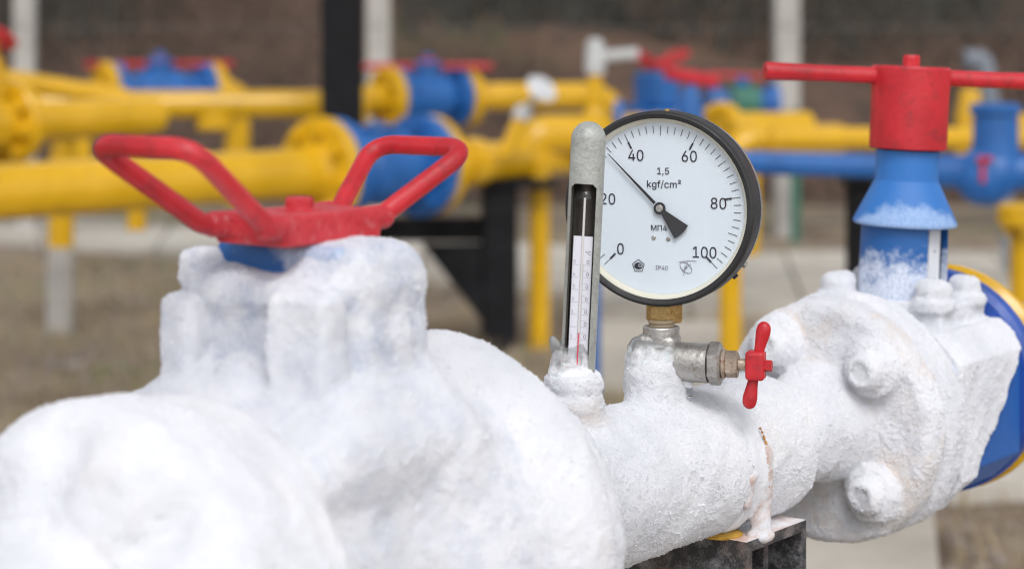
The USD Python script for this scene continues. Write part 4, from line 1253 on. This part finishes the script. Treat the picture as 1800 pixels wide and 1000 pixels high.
def flat(m, x, z, y=0.0004, center=True, rot=0.0):
    """lay an xy mesh on the dial, reading from the front"""
    m = m.copy()
    if center:
        b = m.bounds
        m.apply_translation(-(b[0] + b[1]) / 2 * [1, 1, 0])
    if rot:
        m.apply_transform(trimesh.transformations.rotation_matrix(math.radians(rot), [0, 0, 1]))
    v = m.vertices
    m = trimesh.Trimesh(np.stack([v[:, 0] + x, -v[:, 2] - y, v[:, 1] + z], 1), m.faces, process=False)
    return m


K = 1.65 / 3500 / 2.5   # metres per pixel of the surveyed dial
for txt, x, z in (("0", -176, -184), ("20", -232, 35), ("40", -108, 230), ("60", 126, 230), ("80", 252, 28), ("100", 192, -187)):
    tmsh = meshkit.text_mesh(txt, 0.0091, 0.0002)
    tmsh.apply_scale([0.9, 1, 1])
    part(gauge, "numeral", flat(tmsh, x * K / 0.965, z * K), "ink_black", False)
for txt, hgt, x, z, nm, mat in (("1,5", 0.0054, 12, 160, "class_text", "ink_black"), ("kgf/cm²", 0.0058, 16, 103, "unit_text", "ink_black"),
                                ("МП4-У", 0.0046, 15, -87, "type_text", "ink_black"), ("IP40", 0.0034, 6, -261, "rating_text", "ink_soft")):
    part(gauge, nm, flat(meshkit.text_mesh(txt, hgt, 0.0002), x * K / 0.97, z * K), mat, False)
tk, tb = [], []
for i in range(51):
    a = math.radians(225 - i * 5.4)
    d = np.array([math.cos(a), math.sin(a)])
    r1 = 0.0682
    r0 = 0.0602 if i % 5 == 0 else 0.0622
    b = trimesh.creation.box((r1 - r0, 0.00042, 0.0002))
    b.apply_translation(((r0 + r1) / 2, 0, 0))
    b.apply_transform(trimesh.transformations.rotation_matrix(a, [0, 0, 1]))
    tk.append(flat(b, 0, 0, center=False))
    if i % 10 == 0:
        b = trimesh.creation.box((0.0062, 0.0014, 0.0002))
        b.apply_translation((0.0578, 0, 0))
        b.apply_transform(trimesh.transformations.rotation_matrix(a, [0, 0, 1]))
        tb.append(flat(b, 0, 0, y=0.0007, center=False))
part(gauge, "tick_marks", cat_(*tk), "ink_black", False)
for b in tb:
    part(gauge, "main_mark", b, "ink_black", False)
import shapely
from shapely.geometry import Point, Polygon, LineString


def ex(poly, d=0.0002):
    return trimesh.util.concatenate([trimesh.creation.extrude_polygon(g, d, engine="earcut") for g in getattr(poly, "geoms", [poly])])


pent = Polygon([(0.0056 * math.cos(math.radians(90 + 72 * k)), 0.0056 * math.sin(math.radians(90 + 72 * k))) for k in range(5)])
logo = pent.difference(pent.buffer(-0.00045))
eye = shapely.affinity.scale(Point(0, 0).buffer(0.0036), 1, 0.78).difference(Point(0.0014, 0.0004).buffer(0.0016)).union(Point(0.0014, 0.0004).buffer(0.0008))
part(gauge, "makers_mark", flat(ex(logo.union(eye)), -97 * K / 0.97, -257 * K, center=False), "ink_black", False)
orb = shapely.affinity.rotate(shapely.affinity.scale(Point(0, 0).buffer(0.0060, 32), 1, 0.62), -38)
orb = orb.difference(shapely.affinity.rotate(shapely.affinity.scale(Point(0, 0).buffer(0.0056, 32), 1, 0.56), -38))
orb = orb.union(LineString([(-0.0022, -0.0062), (0.0016, 0.0058), (0.0088, 0.0058)]).buffer(0.00022)).union(LineString([(-0.003, -0.003), (0.004, 0.0032)]).buffer(0.0002)).union(LineString([(-0.0058, 0.0046), (0.0014, 0.0056)]).buffer(0.00018))
orb = orb.union(Point(-0.0002, 0).buffer(0.0013).difference(Point(-0.0002, 0).buffer(0.0008)))
part(gauge, "state_emblem", flat(ex(orb), 112 * K / 0.97, -257 * K, center=False), "ink_soft", False)
# needle
ta = math.atan2(240, -241)
pt = lambda r, a: (r * math.cos(a), r * math.sin(a))
tip = pt(0.0632, ta)
nd = Polygon([pt(0.0632, ta + 0.004), pt(0.0632, ta - 0.004), pt(0.006, ta - 0.22), pt(0.006, ta + 0.22)])
t1, t2 = math.atan2(-72, 129), math.atan2(-132, 69)
arc = [pt(0.0277, t) for t in np.linspace(t1, t2, 8)]
tail = Polygon([pt(0.0045, ta + math.pi + 0.5)] + arc + [pt(0.0045, ta + math.pi - 0.5)])
nd = nd.union(tail).union(Point(0, 0).buffer(0.0051)).buffer(0)
ndl = part(gauge, "needle", flat(ex(nd, 0.0006), 0, 0, y=0.0028, center=False), "needle_black", False)
part(ndl, "pivot_screw", lathe([(0, 0.0034), (0.0030, 0.0034), (0.0030, 0.0042), (0.0024, 0.0048), (0, 0.0050)], 24, (0, 0, 0), Y_), "steel", 30)
part(ndl, "pivot_pin", rod((0, 0, 0), (0, -0.003, 0), 0.0014), "steel")
for x, z in ((-31, -131), (35, -135)):
    part(gauge, "dial_screw", lathe([(0, 0), (0.0019, 0), (0.0019, 0.0004), (0.0012, 0.001), (0, 0.0011)], 18, (x * K, -0.0001, z * K), (x * K, -1, z * K)), "steel", 30)
part(gauge, "rim_screw", cat_(rod((0.006, -0.001, 0.0800), (0.006, -0.001, 0.0822), 0.0022, seg=14)), "brass")
for ang in (-36, -45):
    a = math.radians(ang)
    d = np.array([math.cos(a), 0, math.sin(a)])
    part(gauge, "rim_screw", rod(d * 0.079 + [0, 0.026, 0], d * 0.0822 + [0, 0.026, 0], 0.0026, seg=14), "steel" if ang == -36 else "gauge_black")
part(gauge, "socket", hexnut((0, 0.012, -0.096), (0, 0.012, -0.079), 0.0155), "brass", 20)

# ================================================================== needle valve under the gauge
zb = GZ - 0.0
def Z(py, D=1.65):
    return CAM_H - (py - 80) / 3500 * D
nv = thing("needle_valve", "steel needle valve with red wing handle below the gauge, half iced over", "valve", M4((G0[0] + 0.001, G0[1], G0[2]), -17))
zl = lambda py: Z(py) - G0[2]
part(nv, "thread_tape", lathe([(0.0085, 0.1210), (0.0108, 0.1220), (0.0098, 0.1235), (0.0110, 0.1250), (0.009, 0.127)], 20), "tape")
part(nv, "top_collar", lathe([(0, 0.100), (0.0152, 0.100), (0.0152, 0.1205), (0.0145, 0.1215), (0, 0.1215)], 32), "steel")
part(nv, "body", rbox((-0.002, 0, 0.085), (0.034, 0.030, 0.062), 0.006), "steel")
ax0 = zl(634)
part(nv, "side_arm", lathe([(0, 0.005), (0.0152, 0.005), (0.0162, 0.012), (0.0162, 0.040), (0, 0.040)], 40, (0, 0, ax0), (1, 0, ax0 - 0.0)), "steel", 25)
part(nv, "bonnet_nut", hexnut((0.0405, 0, ax0), (0.051, 0, ax0), 0.0180), "steel", 20)
part(nv, "bonnet_ring", rod((0.051, 0, ax0), (0.0545, 0, ax0), 0.0125), "rusty_steel")
part(nv, "gland_nut", hexnut((0.0540, 0, ax0), (0.0645, 0, ax0), 0.0112), "rusty_steel", 20)
part(nv, "stem", rod((0.0645, 0, ax0), (0.080, 0, ax0), 0.0050), "rusty_steel")
hx = 0.0790
hd = m3.Manifold.batch_hull([m3.Manifold.sphere(0.0028, 12).translate((hx + x, y, ax0 + z)) for x in (-0.005, 0.005) for y in (-0.005, 0.005) for z in (-0.009, 0.009)])
for s, dx in ((1, 0.0045), (-1, -0.0035)):
    pr = [(0.0055, 0.0050), (0.011, 0.0042), (0.018, 0.0050), (0.0270, 0.0064), (0.0300, 0.0061)]
    ms = [m3.Manifold.sphere(r, 16).scale((0.95, 0.8, 1)).translate((hx + dx * (t / 0.02), 0, ax0 + s * t)) for t, r in pr]
    for a, b in zip(ms, ms[1:]):
        hd = hd + m3.Manifold.batch_hull([a, b])
hp = part(nv, "wing_handle", tm(hd.refine_to_length(0.002)), "red_paint", smooth=45)
part(hp, "handle_screw", hexnut((hx + 0.007, 0, ax0), (hx + 0.0135, 0, ax0), 0.0048), "red_paint")

# ================================================================== thermometer
TB = G0 + np.array([UX, UY, 0]) * TS
th = thing("thermometer", "glass thermometer in a grey slotted metal guard, left of the gauge", "thermometer", M4(TB, -8, 2.7))
R_ = 0.0136
zt_ = 0.2945
out = m3.Manifold.cylinder(zt_ - R_ - 0.09, R_, R_, 64).translate((0, 0, 0.09)) + m3.Manifold.sphere(R_, 64).scale((1, 1, 1.05)).translate((0, 0, zt_ - R_))
inn = m3.Manifold.cylinder(zt_ - R_ - 0.08, 0.0112, 0.0112, 48).translate((0, 0, 0.08))
slot = m3.CrossSection([[(-0.0102, 0.0), (0.0096, 0.0), (0.0096, 0.247 - 0.003), (0.0068, 0.247), (-0.0072, 0.247), (-0.0102, 0.247 - 0.003)]])
slot = m3.Manifold.extrude(slot, 0.03).rotate((90, 0, 0)).translate((-0.0005, -0.002, 0))
part(th, "guard", tm(out - inn - slot), "sleeve_metal", 35)
lin = m3.Manifold.cylinder(0.17, 0.0110, 0.0110, 48).translate((0, 0, 0.095)) - m3.Manifold.cylinder(0.3, 0.0098, 0.0098, 48).translate((0, 0, 0.05)) - m3.Manifold.cube((0.04, 0.02, 0.4), True).translate((0, -0.0125, 0.2))
part(th, "guard_lining", tm(lin), "guard_inside", 40)
part(th, "glass_tube", lathe([(0, 0.09), (0.0086, 0.09), (0.0086, 0.235), (0.0075, 0.2405), (0.004, 0.2435), (0, 0.244)], 40, (0, -0.0026, 0), (0, -0.0026, 1)), "clear_glass", 40)
zc_ = lambda py: Z(py, 1.56) - TB[2]
card = box((0, -0.0044, (zc_(412) + 0.092) / 2), (0.0150, 0.0006, zc_(412) - 0.092))
part(th, "scale_card", moved(card, M4((0, 0, 0))), "card_white", False)
marks, small = [], []
z0c, step = zc_(462), (zc_(462) - zc_(635)) / 8.0 * 1.0
for i in range(9):
    z = z0c - i * step
    marks.append(flat(meshkit.text_mesh("0", 0.0029, 0.0001), 0.0046, z + 0.0024, y=0.00465))
    dgt = "54321 1234"[i]
    if dgt != " ":
        small.append(flat(meshkit.text_mesh(dgt, 0.0026, 0.0001), -0.0058, z + 0.0024, y=0.00465))
    small.append(box((0.0035, -0.0048, z), (0.0062, 0.0001, 0.00022)))
    small.append(box((-0.0046, -0.0048, z), (0.0050, 0.0001, 0.00022)))
    small.append(box((0.0030, -0.0048, z - step / 2), (0.0042, 0.0001, 0.0002)))
    for k in range(1, 10):
        small.append(box((0.0, -0.0048, z - step * k / 10), (0.0030, 0.0001, 0.00016)))
part(th, "scale_zeros", cat_(*marks), "ink_black", False)
part(th, "scale_lines", cat_(*small), "ink_soft", False)
part(th, "unit_text", flat(meshkit.text_mesh("°C", 0.0028, 0.0001), 0.0044, zc_(441), y=0.00465), "ink_black", False)
part(th, "capillary", rod((0, -0.0056, zc_(580)), (0, -0.0056, 0.236), 0.0009, seg=12), "capillary")
part(th, "red_column", rod((0, -0.0058, 0.094), (0, -0.0058, zc_(580)), 0.00042, seg=10), "red_spirit")

# ---- ice crusts (frame: x right, y away, z up about the pipe's axis)
ICE = Field(0.0011, lambda p: lat(p, 60.0, 1.7) * 0.0008 + lat(p, 190.0, 4.4) * 0.0006)
ICE.add("t", lambda p: sd_cyl(p, (0.0, 0, 0.096), 2, 0.0180, 0.008, 0.005), (0.0, 0, 0.099), 0.03, 0.008)
ICE.add("t", lambda p: np.maximum(sd_cyl(p, (0.0, 0.001, 0.108), 2, 0.0164, 0.020, 0.003) + 0.0035 * np.clip((p[..., 2] - 0.108) / 0.02, 0, 1) + np.clip(p[..., 2] - 0.112, 0, 1) * (0.35 + 0.8 * lat(p * np.array([1, 1, 0.15], np.float32), 110.0, 2.2)),
                                       -sd_box(p, (0.0, -0.017, 0.126), (0.0078, 0.012, 0.021), 0.003)), (0.0, 0, 0.108), 0.04, 0.004)
v, q = ICE.mesh((-0.03, -0.03, 0.084), (0.032, 0.03, 0.142))
n_ = vnormals(v, q)
Mi = np.linalg.inv(M4(TB, -8, 2.7)) @ M4(TB)
v = v @ Mi[:3, :3].T
n_ = n_ @ Mi[:3, :3].T
raw_mesh(th + "/ice_crust", v, q, n_, "ice")
ICE = Field(0.0012, lambda p: lat(p, 55.0, 5.7) * 0.0018 + lat(p, 180.0, 8.4) * 0.0010)
ICE.add("v", lambda p: sd_cap(p, (-0.005, 0, 0.078), (-0.007, 0, 0.091), 0.0205, 0.0200), (-0.006, 0, 0.087), 0.045, 0.01)
ICE.add("v", lambda p: sd_box(p, (-0.0065, 0, 0.094), (0.0195, 0.018, 0.0175), 0.008), (-0.006, 0, 0.095), 0.04, 0.01)
ICE.add("v", lambda p: sd_cap(p, (0.020, -0.006, 0.078), (0.0225, -0.007, 0.074), 0.006, 0.003), (0.02, -0.006, 0.078), 0.015, 0.008)
ICE.add("v", lambda p: sd_cap(p, (0.012, -0.004, 0.079), (0.036, -0.005, 0.0795), 0.0045, 0.002), (0.025, -0.004, 0.079), 0.02, 0.006)
v, q = ICE.mesh((-0.036, -0.032, 0.04), (0.045, 0.03, 0.125))
n_ = vnormals(v, q)
Mi = np.linalg.inv(M4((0, 0, 0), -17))
raw_mesh(nv + "/ice_crust", v @ Mi[:3, :3].T, q, n_ @ Mi[:3, :3].T, "ice_clear")
dr = trimesh.creation.icosphere(3, 0.0036)
dv = dr.vertices
dv[:, 2] *= np.where(dv[:, 2] > 0, 1.9, 1.0)
dr.vertices = dv
dr.apply_translation(Mi[:3, :3] @ np.array([0.0225, -0.007, 0.0665]))
part(nv, "water_drop", dr, "water_drop", True)
